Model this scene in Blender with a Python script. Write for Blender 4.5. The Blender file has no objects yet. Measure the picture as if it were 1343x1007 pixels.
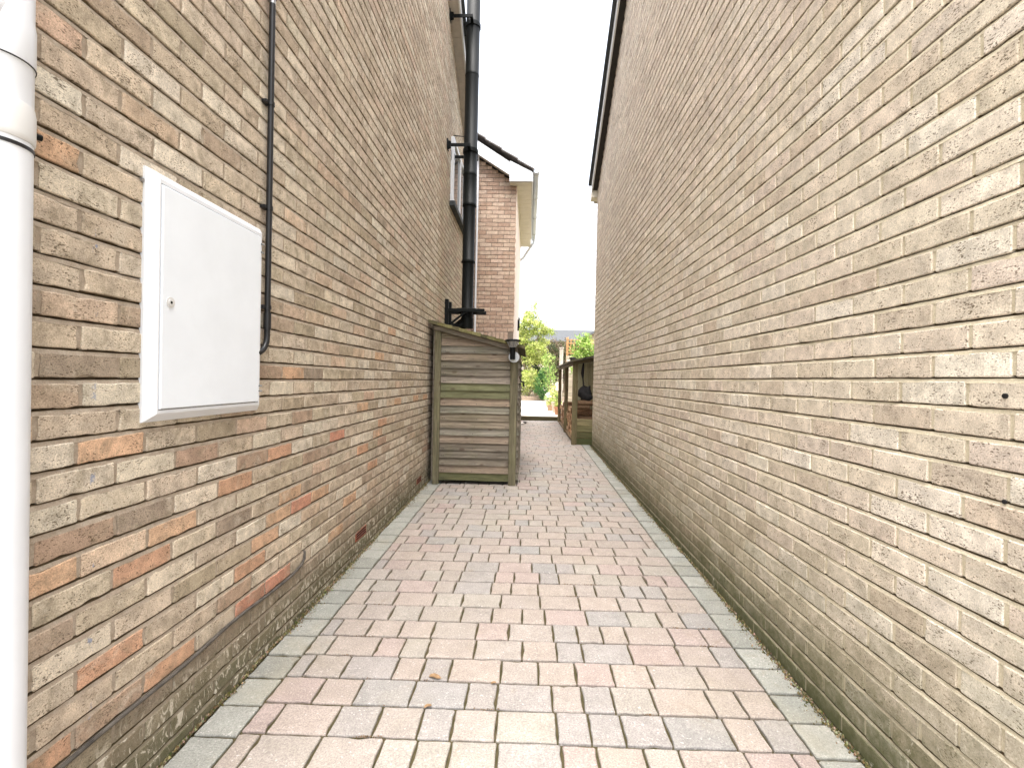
import bpy, math, random
from mathutils import Vector, Matrix
R = math.radians
rng = random.Random(7)
sc = bpy.context.scene
C = sc.collection

# ------------------------------------------------------------ camera
F_PX = 623.0            # focal length in pixels of a 1343 wide frame
EYE = 1.282             # camera height
ROLL = R(1.25)
cam_d = bpy.data.cameras.new('camera')
cam_d.sensor_fit = 'HORIZONTAL'; cam_d.sensor_width = 36.0
cam_d.lens = F_PX / 1343.0 * 36.0
cam_d.clip_start = 0.02; cam_d.clip_end = 2000
cam = bpy.data.objects.new('camera', cam_d); C.objects.link(cam)
fwd = Vector((-21.4, F_PX, -6.0)).normalized()
up0 = Vector((0, 0, 1)); right = fwd.cross(up0).normalized(); up = right.cross(fwd)
up_r = (up * math.cos(ROLL) - right * math.sin(ROLL)).normalized()
right_r = fwd.cross(up_r).normalized()
M = Matrix((right_r, up_r, -fwd)).transposed().to_4x4()
M.translation = Vector((0, 0, EYE))
cam.matrix_world = M
sc.camera = cam

# ------------------------------------------------------------ sky, sun, exposure
SUN_EL, SUN_AZ = R(74), R(186)
w = bpy.data.worlds.new('World'); sc.world = w; w.use_nodes = True
nt = w.node_tree; nt.nodes.clear()
wo = nt.nodes.new('ShaderNodeOutputWorld'); bg = nt.nodes.new('ShaderNodeBackground')
sky = nt.nodes.new('ShaderNodeTexSky'); sky.sky_type = 'NISHITA'; sky.sun_disc = False
sky.sun_elevation = SUN_EL; sky.sun_rotation = SUN_AZ; sky.air_density = 1.0; sky.dust_density = 6.0; sky.ozone_density = 1.0
hs = nt.nodes.new('ShaderNodeHueSaturation'); hs.inputs['Saturation'].default_value = 0.34
nt.links.new(sky.outputs[0], hs.inputs['Color']); nt.links.new(hs.outputs[0], bg.inputs[0])
bg.inputs[1].default_value = 0.15
nt.links.new(bg.outputs[0], wo.inputs[0])
sd = bpy.data.lights.new('sun', 'SUN'); sd.energy = 0.5; sd.angle = R(45); sd.color = (1.0, 0.965, 0.92)
sun = bpy.data.objects.new('sun', sd); C.objects.link(sun)
sdir = Vector((math.sin(SUN_AZ) * math.cos(SUN_EL), math.cos(SUN_AZ) * math.cos(SUN_EL), math.sin(SUN_EL)))
sun.rotation_euler = sdir.to_track_quat('Z', 'Y').to_euler()
sc.view_settings.view_transform = 'Standard'; sc.view_settings.look = 'None'
sc.view_settings.exposure = 2.29; sc.view_settings.gamma = 1.0
sc.cycles.max_bounces = 8; sc.cycles.diffuse_bounces = 5

# ------------------------------------------------------------ helpers
def lin(c):
    return tuple(((v / 255.0) / 12.92 if v / 255.0 <= 0.04045 else ((v / 255.0 + 0.055) / 1.055) ** 2.4) for v in c[:3])

def gz(x, y):                       # the paving rises gently away from the camera
    y = max(-3.0, min(13.4, y))
    return 0.0115 * y + 0.011 * max(-1.3, min(1.3, x))

class MB:
    def __init__(s):
        s.v = []; s.f = []; s.m = []; s.c = []; s.sm = []
        s.mi = 0; s.col = (1, 1, 1, 0); s.smooth = False
    def face(s, idx, mi=None, col=None, smooth=None):
        s.f.append(idx); s.m.append(s.mi if mi is None else mi)
        s.c.append(s.col if col is None else col); s.sm.append(s.smooth if smooth is None else smooth)
    def quad(s, a, b, c, d):
        n = len(s.v); s.v += [tuple(a), tuple(b), tuple(c), tuple(d)]; s.face((n, n+1, n+2, n+3))
    def poly(s, pts):
        n = len(s.v); s.v += [tuple(p) for p in pts]; s.face(tuple(range(n, n+len(pts))))
    def loft(s, rings, cap0=True, cap1=True, closed=True):
        base = []
        for r in rings:
            base.append(len(s.v)); s.v += [tuple(p) for p in r]
        k = len(rings[0])
        for i in range(len(rings)-1):
            a, b = base[i], base[i+1]
            for j in range(k if closed else k-1):
                j2 = (j+1) % k
                s.face((a+j, a+j2, b+j2, b+j))
        if cap0: s.face(tuple(base[0]+j for j in reversed(range(k))))
        if cap1: s.face(tuple(base[-1]+j for j in range(k)))
    def box(s, x0, x1, y0, y1, z0, z1, bev=0.0, mat=None):
        if bev <= 0:
            p = [(x0,y0,z0),(x1,y0,z0),(x1,y1,z0),(x0,y1,z0)]
            q = [(x0,y0,z1),(x1,y0,z1),(x1,y1,z1),(x0,y1,z1)]
            rings = [p, q]
        else:
            def rr(z, i, rr_):
                X0, X1, Y0, Y1 = x0+i, x1-i, y0+i, y1-i
                b = rr_
                return [(X0+b,Y0,z),(X1-b,Y0,z),(X1,Y0+b,z),(X1,Y1-b,z),(X1-b,Y1,z),(X0+b,Y1,z),(X0,Y1-b,z),(X0,Y0+b,z)]
            rings = [rr(z0, bev, bev), rr(z0+bev, 0, bev), rr(z1-bev, 0, bev), rr(z1, bev, bev)]
        if mat is not None:
            rings = [[tuple(mat @ Vector(p)) for p in r] for r in rings]
        s.loft(rings)
    def tube(s, pts, rad, n=12, caps=True):
        pts = [Vector(p) for p in pts]
        rads = rad if isinstance(rad, (list, tuple)) else [rad]*len(pts)
        rings = []; prev = None
        for i, p in enumerate(pts):
            if i == 0: d = pts[1]-pts[0]
            elif i == len(pts)-1: d = pts[-1]-pts[-2]
            else: d = (pts[i+1]-pts[i]).normalized()+(pts[i]-pts[i-1]).normalized()
            d.normalize()
            if prev is None:
                a = Vector((0,0,1)) if abs(d.z) < 0.9 else Vector((1,0,0))
                u = d.cross(a).normalized()
            else:
                u = (prev - d*prev.dot(d)).normalized()
            prev = u; v = d.cross(u)
            rings.append([p + (u*math.cos(t)+v*math.sin(t))*rads[i] for t in [2*math.pi*k/n for k in range(n)]])
        sm = s.smooth; s.smooth = True
        s.loft(rings, False, False)
        s.smooth = sm
        if caps:
            k = len(s.v); s.v += [tuple(q) for q in rings[0]]; s.face(tuple(k+j for j in reversed(range(n))))
            k = len(s.v); s.v += [tuple(q) for q in rings[-1]]; s.face(tuple(k+j for j in range(n)))
    def build(s, name, mats, parent=None):
        me = bpy.data.meshes.new(name)
        me.from_pydata(s.v, [], s.f)
        for m in (mats if isinstance(mats, (list, tuple)) else [mats]): me.materials.append(m)
        me.polygons.foreach_set('material_index', s.m)
        me.polygons.foreach_set('use_smooth', s.sm)
        a = me.attributes.new('Col', 'FLOAT_COLOR', 'FACE')
        flat = []
        for c in s.c: flat += [c[0], c[1], c[2], c[3] if len(c) > 3 else 0.0]
        a.data.foreach_set('color', flat)
        me.update()
        o = bpy.data.objects.new(name, me); C.objects.link(o)
        if parent: o.parent = parent
        return o

def tag(o, label=None, cat=None, group=None, kind=None):
    if label: o['label'] = label
    if cat: o['category'] = cat
    if group: o['group'] = group
    if kind: o['kind'] = kind
    return o

def empty(name, loc, label, cat, group=None):
    o = bpy.data.objects.new(name, None); C.objects.link(o); o.location = loc
    o.empty_display_size = 0.1
    tag(o, label, cat, group); return o

def put(o, parent):                 # geometry written in world space, handed to a located Empty
    o.parent = parent
    o.matrix_parent_inverse = Matrix.Identity(4)
    o.location = -parent.location
    return o

# ------------------------------------------------------------ materials
class NT:
    def __init__(s, name):
        s.mat = bpy.data.materials.new(name); s.mat.use_nodes = True
        s.t = s.mat.node_tree; s.b = s.t.nodes['Principled BSDF']
        s.co = s.t.nodes.new('ShaderNodeTexCoord').outputs['Object']
    def n(s, typ, **kw):
        o = s.t.nodes.new(typ)
        for k, v in kw.items(): setattr(o, k, v)
        return o
    def l(s, a, b): s.t.links.new(a, b)
    def attr(s):
        a = s.n('ShaderNodeAttribute'); a.attribute_name = 'Col'; return a
    def mapping(s, scale, co=None):
        m = s.n('ShaderNodeMapping'); m.inputs['Scale'].default_value = scale
        s.l(co or s.co, m.inputs['Vector']); return m.outputs[0]
    def noise(s, scale, detail=4, rough=0.55, co=None, w=None, dist=0.0):
        n = s.n('ShaderNodeTexNoise')
        n.inputs['Scale'].default_value = scale; n.inputs['Detail'].default_value = detail
        n.inputs['Roughness'].default_value = rough; n.inputs['Distortion'].default_value = dist
        s.l(co or s.co, n.inputs['Vector'])
        if w is not None:
            n.noise_dimensions = '4D'; s.l(w, n.inputs['W'])
        return n.outputs['Fac']
    def vor(s, scale, co=None, feature='F1'):
        n = s.n('ShaderNodeTexVoronoi'); n.feature = feature; n.inputs['Scale'].default_value = scale
        s.l(co or s.co, n.inputs['Vector']); return n.outputs['Distance']
    def rng(s, fac, a, b, c=0.0, d=1.0):
        m = s.n('ShaderNodeMapRange'); m.clamp = True
        s.l(fac, m.inputs[0])
        for i, v in enumerate((a, b, c, d)): m.inputs[i+1].default_value = v
        return m.outputs[0]
    def math(s, op, a, b=None):
        m = s.n('ShaderNodeMath', operation=op)
        for i, v in enumerate((a, b)):
            if v is None: continue
            if isinstance(v, (int, float)): m.inputs[i].default_value = v
            else: s.l(v, m.inputs[i])
        return m.outputs[0]
    def mix(s, fac, a, b, blend='MIX'):
        m = s.n('ShaderNodeMix', data_type='RGBA', blend_type=blend); m.clamp_result = False
        if isinstance(fac, (int, float)): m.inputs[0].default_value = fac
        else: s.l(fac, m.inputs[0])
        for i, v in ((6, a), (7, b)):
            if isinstance(v, tuple): m.inputs[i].default_value = (v[0], v[1], v[2], 1)
            else: s.l(v, m.inputs[i])
        return m.outputs[2]
    def scalecol(s, col, fac):
        v = s.n('ShaderNodeVectorMath', operation='SCALE')
        s.l(col, v.inputs[0]); s.l(fac, v.inputs['Scale']); return v.outputs[0]
    def bump(s, h, strength=0.5, dist=0.002, normal=None):
        b = s.n('ShaderNodeBump'); b.inputs['Strength'].default_value = strength; b.inputs['Distance'].default_value = dist
        s.l(h, b.inputs['Height'])
        if normal is not None: s.l(normal, b.inputs['Normal'])
        return b.outputs[0]
    def out(s, col=None, rough=0.8, normal=None, metal=0.0, spec=0.3):
        if col is not None:
            if isinstance(col, tuple): s.b.inputs['Base Color'].default_value = (col[0], col[1], col[2], 1)
            else: s.l(col, s.b.inputs['Base Color'])
        if isinstance(rough, (int, float)): s.b.inputs['Roughness'].default_value = rough
        else: s.l(rough, s.b.inputs['Roughness'])
        s.b.inputs['Metallic'].default_value = metal
        s.b.inputs['Specular IOR Level'].default_value = spec
        if normal is not None: s.l(normal, s.b.inputs['Normal'])
        return s.mat

def height_above_path(t):
    sp = t.n('ShaderNodeSeparateXYZ'); t.l(t.co, sp.inputs[0])
    a = t.math('MULTIPLY', sp.outputs['Y'], 0.0115)
    b = t.math('MULTIPLY', sp.outputs['X'], 0.011)
    return t.math('SUBTRACT', t.math('SUBTRACT', sp.outputs['Z'], a), b), sp

def mat_brick(name, speck=0.5, dirt=0.5, moss_top=0.45, moss_amt=0.8, splash=0.0, moss_col=(0.085, 0.08, 0.035), tint=(1.25, 1.215, 1.165), foot=0.3):
    t = NT(name); a = t.attr(); w = t.math('MULTIPLY', a.outputs['Alpha'], 40.0)
    col = t.mix(1.0, a.outputs['Color'], tint, 'MULTIPLY')
    # mottling inside one brick
    n1 = t.noise(22, 5, 0.62, w=w)
    col = t.scalecol(col, t.rng(n1, 0.28, 0.72, 0.68, 1.26))
    n2 = t.noise(12, 4, 0.65, w=w, dist=1.0)
    col = t.mix(t.rng(n2, 0.50, 0.68, 0, dirt), col, lin((132, 122, 102)))
    n2b = t.noise(9, 4, 0.65, w=t.math('ADD', w, 7.0), dist=1.0)
    col = t.mix(t.rng(n2b, 0.56, 0.75, 0, 0.55), col, lin((208, 198, 180)))
    n3 = t.noise(260, 3, 0.7)
    col = t.scalecol(col, t.rng(n3, 0.32, 0.68, 0.66, 1.22))
    # drag-face pits: small dark specks
    co_s = t.mapping((1, 0.55, 1.2))
    v1 = t.noise(250, 2, 0.5, co=co_s, w=w)
    dens = t.noise(16, 2, 0.5, w=t.math('ADD', w, 3.0))
    pit = t.rng(t.math('ADD', v1, t.math('MULTIPLY', t.math('SUBTRACT', dens, 0.5), 0.35)), 0.60, 0.67, 0, 1)
    v2 = t.vor(60, co=co_s)
    big = t.math('MULTIPLY', t.rng(v2, 0.05, 0.11, 1, 0), t.rng(t.noise(30, 1, co=co_s), 0.60, 0.64, 0, 1))
    pits = t.math('MAXIMUM', pit, big)
    col = t.mix(t.math('MULTIPLY', pits, speck), col, lin((84, 70, 52)))
    # algae near the ground
    h, sp = height_above_path(t)
    nm = t.noise(5, 5, 0.65, dist=0.5)
    hm = t.math('ADD', h, t.math('MULTIPLY', t.math('SUBTRACT', nm, 0.5), -0.75))
    moss = t.rng(hm, 0.02, moss_top, moss_amt, 0)
    moss = t.math('MULTIPLY', moss, t.rng(t.noise(38, 4, 0.7), 0.25, 0.6, 0.45, 1))
    col = t.mix(moss, col, moss_col)
    hf = t.math('ADD', h, t.math('MULTIPLY', t.math('SUBTRACT', t.noise(7, 5, 0.7), 0.5), -0.36))
    col = t.mix(t.rng(hf, 0.0, 0.30, foot, 0), col, (0.060, 0.064, 0.026))
    if splash > 0:                   # old cement smears and lime runs on the plinth courses
        co2 = t.mapping((1, 1, 0.45))
        ns = t.noise(34, 6, 0.7, co=co2, dist=1.2)
        sm = t.math('MULTIPLY', t.rng(ns, 0.535, 0.59, 0, splash), t.rng(h, 0.18, 0.28, 1, 0))
        col = t.mix(sm, col, lin((190, 182, 165)))
        sb = t.rng(t.math('ABSOLUTE', t.math('SUBTRACT', sp.outputs['Y'], 1.235)), 0.005, 0.009, 1, 0)
        sb = t.math('MULTIPLY', sb, t.rng(t.noise(19, 4, 0.7), 0.60, 0.64, 0, 0.6))
        col = t.mix(sb, col, lin((105, 125, 160)))
    else:
        co2 = t.mapping((1, 1, 0.5))
        ns = t.noise(13, 6, 0.7, co=co2, dist=1.0)
        sm = t.math('MULTIPLY', t.rng(ns, 0.63, 0.70, 0, 0.6), t.rng(h, 0.3, 0.9, 1, 0.15))
        col = t.mix(sm, col, lin((206, 198, 182)))
    hgt = t.math('SUBTRACT', t.math('ADD', t.math('MULTIPLY', n3, 0.5), n1), t.math('MULTIPLY', pits, 0.9))
    return t.out(col, 0.9, t.bump(hgt, 0.55, 0.0025), spec=0.2)

def mat_mortar(name, c, c2, moss_top=0.45, moss_amt=0.75):
    t = NT(name)
    n = t.noise(30, 5, 0.65); n2 = t.noise(300, 2, 0.6)
    col = t.mix(t.rng(n, 0.35, 0.65), c, c2)
    col = t.scalecol(col, t.rng(n2, 0.3, 0.7, 0.82, 1.12))
    h, sp = height_above_path(t)
    hm = t.math('ADD', h, t.math('MULTIPLY', t.math('SUBTRACT', t.noise(5, 5, 0.65), 0.5), -0.7))
    col = t.mix(t.rng(hm, 0.05, moss_top, moss_amt, 0), col, (0.085, 0.078, 0.038))
    return t.out(col, 0.95, t.bump(t.math('ADD', n, n2), 0.6, 0.003), spec=0.15)

def mat_paver(name, moss=0.25, tint=(0.535, 0.532, 0.535)):
    t = NT(name); a = t.attr(); col = a.outputs['Color']; w = t.math('MULTIPLY', a.outputs['Alpha'], 30.0)
    n1 = t.noise(14, 4, 0.6, w=w); n2 = t.noise(170, 3, 0.75); n3 = t.noise(420, 2, 0.6)
    col = t.mix(1.0, col, tint, 'MULTIPLY'); col = t.scalecol(col, t.rng(n1, 0.3, 0.7, 0.88, 1.10))
    col = t.scalecol(col, t.rng(n2, 0.32, 0.68, 0.66, 1.28))
    col = t.mix(t.rng(n3, 0.60, 0.70, 0, 0.5), col, lin((120, 108, 98)))
    col = t.mix(t.rng(t.noise(95, 2, 0.6), 0.64, 0.70, 0, 0.45), col, lin((200, 194, 188)))
    big = t.noise(1.7, 5, 0.6, dist=0.5)
    col = t.mix(t.rng(big, 0.54, 0.72, 0, moss), col, lin((140, 132, 112)))
    stain = t.noise(6, 6, 0.7, dist=1.0)
    col = t.mix(t.rng(stain, 0.60, 0.72, 0, 0.45), col, lin((118, 104, 84)))
    return t.out(col, 0.85, t.bump(t.math('ADD', n2, t.math('MULTIPLY', n3, 0.6)), 0.5, 0.002), spec=0.3)

def mat_wood(name, axis='x', base=None, green=0.22, rough=0.85):
    """weathered softwood, grain along one axis; Col carries the board's own tone, alpha its seed"""
    t = NT(name); a = t.attr(); w = t.math('MULTIPLY', a.outputs['Alpha'], 50.0)
    sc_ = {'x': (1.4, 22, 22), 'y': (22, 1.4, 22), 'z': (22, 22, 1.4)}[axis]
    co = t.mapping(sc_)
    col = a.outputs['Color'] if base is None else base
    n1 = t.noise(1.5, 6, 0.65, co=co, w=w, dist=0.8); n2 = t.noise(8, 3, 0.6, co=co, w=w)
    kn_sc = {'x': (7, 13, 13), 'y': (13, 7, 13), 'z': (13, 13, 7)}[axis]
    kv = t.n('ShaderNodeTexVoronoi'); kv.voronoi_dimensions = '4D'; kv.inputs['Scale'].default_value = 1.0
    t.l(t.mapping(kn_sc), kv.inputs['Vector']); t.l(w, kv.inputs['W'])
    knot = t.rng(kv.outputs['Distance'], 0.16, 0.30, 1, 0)
    c1 = t.scalecol(col if not isinstance(col, tuple) else t.mix(0.0, col, col), t.rng(n1, 0.32, 0.68, 0.5, 1.35))
    c1 = t.scalecol(c1, t.rng(n2, 0.35, 0.65, 0.78, 1.12))
    crack = t.noise(4, 4, 0.7, co=co, w=t.math('ADD', w, 9.0))
    c1 = t.mix(t.rng(crack, 0.60, 0.68, 0, 0.55), c1, lin((58, 48, 40)))
    c1 = t.mix(t.math('MULTIPLY', knot, 0.65), c1, lin((62, 46, 34)))
    g = t.noise(5, 4, 0.6, w=w)
    c1 = t.mix(t.rng(g, 0.5, 0.7, 0, green), c1, lin((92, 98, 58)))
    return t.out(c1, rough, t.bump(t.math('ADD', n1, t.math('MULTIPLY', n2, 0.6)), 0.5, 0.002), spec=0.2)

def mat_plain(name, c, rough=0.5, metal=0.0, var=0.08, bump=0.0, nscale=12, spec=0.4):
    t = NT(name)
    n = t.noise(nscale, 4, 0.6)
    col = t.mix(t.rng(n, 0.3, 0.7), tuple(v*(1-var) for v in c), tuple(min(1, v*(1+var)) for v in c))
    nn = t.bump(t.noise(nscale*14, 3, 0.6), bump, 0.002) if bump > 0 else None
    return t.out(col, rough, nn, metal, spec)

def mat_attr(name, rough=0.6, var=0.12, nscale=40, spec=0.3, transl=0.0, bump=0.0):
    t = NT(name); a = t.attr()
    col = t.scalecol(a.outputs['Color'], t.rng(t.noise(nscale, 3, 0.6), 0.3, 0.7, 1-var, 1+var))
    m = t.out(col, rough, t.bump(t.noise(nscale*3, 3), bump, 0.003) if bump else None, spec=spec)
    if transl > 0:
        tr = t.n('ShaderNodeBsdfTranslucent'); t.l(col, tr.inputs['Color'])
        mx = t.n('ShaderNodeMixShader'); mx.inputs[0].default_value = transl
        outn = [n for n in t.t.nodes if n.type == 'OUTPUT_MATERIAL'][0]
        t.l(t.b.outputs[0], mx.inputs[1]); t.l(tr.outputs[0], mx.inputs[2]); t.l(mx.outputs[0], outn.inputs[0])
    return m

MAT = {}
MAT['brick_l'] = mat_brick('weathered multicolour brick', speck=0.8, dirt=0.6, moss_top=0.30, moss_amt=0.6, splash=0.95, foot=0.62, moss_col=(0.125, 0.112, 0.066))
MAT['brick_r'] = mat_brick('pale buff brick', speck=0.85, dirt=0.22, moss_top=0.8, moss_amt=0.9, moss_col=(0.13, 0.124, 0.056), foot=0.9)
MAT['brick_w'] = mat_brick('red brown brick', speck=0.3, dirt=0.15, moss_top=0.2, moss_amt=0.4)
MAT['mortar_l'] = mat_mortar('brown grey mortar', lin((152, 138, 121)), lin((172, 160, 144)), 0.30, 0.6)
MAT['mortar_r'] = mat_mortar('cream mortar', lin((202, 192, 168)), lin((186, 175, 150)), 0.5, 0.6)
MAT['recess_shade'] = mat_mortar('shade-toned recessed mortar', lin((98, 84, 66)), lin((120, 106, 84)), 0.4, 0.6)  # bed-joint shadow painted in as a darker mortar colour
MAT['mortar_w'] = mat_mortar('grey mortar', lin((134, 122, 110)), lin((120, 108, 98)), 0.2, 0.4)
MAT['paver'] = mat_paver('tumbled block paving')
MAT['border'] = mat_paver('grey green border block', moss=0.45, tint=(0.72, 0.715, 0.70))
MAT['joint'] = mat_mortar('dark jointing sand', lin((78, 68, 50)), lin((52, 50, 30)), 0.1, 0.2)
MAT['wood_x'] = mat_wood('weathered board', 'x')
MAT['wood_y'] = mat_wood('weathered board lengthways', 'y')
MAT['wood_z'] = mat_wood('weathered post', 'z')
MAT['upvc'] = mat_plain('white plastic', lin((214, 217, 221)), 0.35, var=0.03, nscale=5)
MAT['upvc2'] = mat_plain('off white plastic', lin((204, 204, 202)), 0.4, var=0.05, nscale=8)
MAT['cabinet'] = mat_plain('white cabinet enamel', lin((222, 228, 234)), 0.38, var=0.03, nscale=6)
MAT['cream'] = mat_plain('cream soffit board', lin((206, 199, 184)), 0.6, var=0.04)
MAT['render'] = mat_plain('pale render', lin((226, 210, 196)), 0.9, var=0.06, bump=0.3)
MAT['black'] = mat_plain('black plastic', (0.012, 0.012, 0.013), 0.4, var=0.2)
MAT['blackmetal'] = mat_plain('black enamelled steel', (0.0045, 0.0058, 0.0058), 0.5, 0.0, var=0.2, spec=0.14)
MAT['steel'] = mat_plain('galvanised steel', (0.42, 0.43, 0.44), 0.38, 0.9, var=0.12)
MAT['tile'] = mat_plain('grey concrete roof tile', lin((108, 102, 98)), 0.9, var=0.25, bump=0.4, nscale=9)
MAT['darktile'] = mat_plain('dark roof edge', lin((62, 66, 68)), 0.85, var=0.25, bump=0.3, nscale=14)
MAT['soffit'] = mat_plain('concrete soffit', lin((178, 170, 160)), 0.9, var=0.1, bump=0.2)
MAT['darksoffit'] = mat_plain('dark soffit', lin((52, 48, 44)), 0.9, var=0.15)
MAT['terracotta'] = mat_plain('terracotta', lin((150, 84, 62)), 0.85, var=0.15, bump=0.3, nscale=30)
MAT['dark'] = mat_plain('dark void', (0.01, 0.009, 0.008), 0.9, var=0.1)
MAT['felt'] = mat_attr('mossy roofing felt', 0.95, 0.3, 30, bump=0.6)
MAT['leaf'] = mat_attr('leaf', 0.55, 0.15, 60, 0.3, transl=0.35)
MAT['bark'] = mat_plain('bark', lin((128, 112, 92)), 0.95, var=0.3, bump=0.8, nscale=10)
MAT['log'] = mat_attr('log', 0.9, 0.3, 50, bump=0.5)
MAT['pot'] = mat_attr('painted or fired pot', 0.8, 0.12, 20)
MAT['fabric'] = mat_plain('black fabric', (0.018, 0.017, 0.018), 0.9, var=0.3, bump=0.4, nscale=20)
def mat_glass():
    t = NT('window glass')
    return t.out((0.05, 0.06, 0.065), 0.06, spec=0.8)
MAT['glass'] = mat_glass()
def mat_brickplain(name, c1, c2, m):
    t = NT(name)
    g = t.n('ShaderNodeTexBrick'); g.offset = 0.5
    g.inputs['Color1'].default_value = (*c1, 1); g.inputs['Color2'].default_value = (*c2, 1); g.inputs['Mortar'].default_value = (*m, 1)
    g.inputs['Scale'].default_value = 1.0; g.inputs['Brick Width'].default_value = 0.225; g.inputs['Row Height'].default_value = 0.075
    g.inputs['Mortar Size'].default_value = 0.005
    sp = t.n('ShaderNodeSeparateXYZ'); t.l(t.co, sp.inputs[0])
    cb = t.n('ShaderNodeCombineXYZ'); t.l(t.math('ADD', sp.outputs['X'], sp.outputs['Y']), cb.inputs[0]); t.l(sp.outputs['Z'], cb.inputs[1])
    t.l(cb.outputs[0], g.inputs['Vector'])
    return t.out(t.scalecol(g.outputs['Color'], t.rng(t.noise(3, 4), 0.3, 0.7, 0.85, 1.1)), 0.9, t.bump(g.outputs['Fac'], -0.4, 0.004), spec=0.2)
MAT['brickplain'] = mat_brickplain('plain brickwork', lin((176, 156, 130)), lin((160, 138, 114)), lin((160, 146, 124)))
MAT['farbrick'] = mat_brickplain('far brickwork', lin((188, 168, 150)), lin((170, 148, 130)), lin((180, 168, 150)))

# ------------------------------------------------------------ brickwork as real bricks
def outline(s0, s1, t0, t1, ns, ntt, jit, chip, r):
    P = []
    cr = 0.0035
    def side(a, b, n, first):
        for i in range(n):
            f = (i + 0.0) / n
            P.append([a[0]+(b[0]-a[0])*f, a[1]+(b[1]-a[1])*f])
    c = [(s0+cr, t0), (s1-cr, t0), (s1, t0+cr), (s1, t1-cr), (s1-cr, t1), (s0+cr, t1), (s0, t1-cr), (s0, t0+cr)]
    side(c[0], c[1], ns, 0); P.append(list(c[1])); side(c[2], c[3], ntt, 0); P.append(list(c[3]))
    side(c[4], c[5], ns, 0); P.append(list(c[5])); side(c[6], c[7], ntt, 0); P.append(list(c[7]))
    cs, ct = (s0+s1)/2, (t0+t1)/2
    for p in P:
        k = jit if r.random() > 0.06 else chip
        dx, dy = cs-p[0], ct-p[1]
        # push inwards perpendicular to the nearer edge
        e_t = abs(abs(dy) - (t1-t0)/2) < 0.004
        a = r.random()*k
        if e_t: p[1] += math.copysign(a, dy); p[0] += (r.random()-0.5)*jit*0.5
        else: p[0] += math.copysign(a, dx); p[1] += (r.random()-0.5)*jit*0.5
    return P

def brick(mb, P3, s0, s1, t0, t1, col, r, lod, jit, flip, proud=0.0, inset=0.0028):
    ns, ntt = ((7, 3), (4, 2), (1, 1))[lod]
    j = jit if lod < 2 else jit*0.5
    o = outline(s0, s1, t0, t1, ns, ntt, j, j*2.4, r)
    d = proud + r.uniform(-0.0012, 0.0012); ts = r.uniform(-0.008, 0.008); tt = r.uniform(-0.02, 0.02)
    cs, ct = (s0+s1)/2, (t0+t1)/2
    def dep(p): return d + (p[0]-cs)*ts + (p[1]-ct)*tt
    hs, ht = (s1-s0)/2, (t1-t0)/2
    def ins(p, k): return [cs+(p[0]-cs)*(1-k/hs), ct+(p[1]-ct)*(1-k/ht)]
    r0 = [P3(p[0], p[1], -0.019) for p in o]
    r1 = [P3(p[0], p[1], dep(p)-0.0022) for p in o]
    r2 = []
    for p in o:
        q = ins(p, inset); r2.append(P3(q[0], q[1], dep(q)))
    rings = [r0, r1, r2]
    if flip: rings = [list(reversed(x)) for x in rings]
    mb.col = col
    mb.loft(rings, False, True)

def brick_wall(mb, P3, flip, smin, smax, base, k0, k1, phase, srange, lodf, colf, r, jit, hole=None, deep=0.010, bed=0.010):
    """bricks (material 0) bedded in weather-struck mortar (material 1)"""
    H = 0.075
    for k in range(k0, k1):
        z = base + k*H
        a, b = srange(z+H)
        if b - a < 0.05: continue
        lo, hi = z + bed/2, z + H - bed/2
        off = phase + (0.1125 if k % 2 else 0.0) + r.uniform(-0.008, 0.008)
        i0 = math.floor((a-off)/0.225) - 1
        i = i0; js = off + i*0.225
        while js < b:
            nx = off + (i+1)*0.225 + r.uniform(-0.004, 0.004)
            s0, s1 = max(a, js+0.005), min(b, nx-0.005)
            if s1 - s0 > 0.025 and not (hole and hole(s0, s1, lo, hi)):
                cs = (s0+s1)/2
                brick(mb, P3, s0, s1, lo+r.uniform(-.0012,.0012), hi+r.uniform(-.0012,.0012), colf(k, i, cs, z), r, lodf(cs, z), jit, flip)
            js = nx; i += 1
        # mortar: struck bed joint, deep under the upper brick, then flush perpends
        seg = 0.03 if lodf(a+0.5, z) == 0 else 0.06
        n = max(2, int((b-a)/seg)); mb.col = (1, 1, 1, r.random())
        rows = []
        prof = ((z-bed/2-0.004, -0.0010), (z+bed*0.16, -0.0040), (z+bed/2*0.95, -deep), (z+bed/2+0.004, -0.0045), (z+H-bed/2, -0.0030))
        for (tt, dd) in prof:
            row = []
            for q in range(n+1):
                s = a + (b-a)*q/n
                row.append(P3(s, tt + r.uniform(-0.0008, 0.0008), dd + r.uniform(-0.0010, 0.0008)))
            rows.append(row)
        bi = []
        for row in rows:
            bi.append(len(mb.v)); mb.v += row
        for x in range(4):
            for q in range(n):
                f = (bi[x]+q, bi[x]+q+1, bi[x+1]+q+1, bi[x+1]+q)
                mb.face(tuple(reversed(f)) if flip else f, mi=4 if x in (1, 2) else 1, smooth=False)  # recessed strips take the mortar with shadow painted into its colour

def jitcol(c, r, v=0.08, h=0.03):
    k = 1 + r.uniform(-v, v)
    return (c[0]*k*(1+r.uniform(-h, h)), c[1]*k, c[2]*k*(1+r.uniform(-h, h)), r.random())

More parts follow.
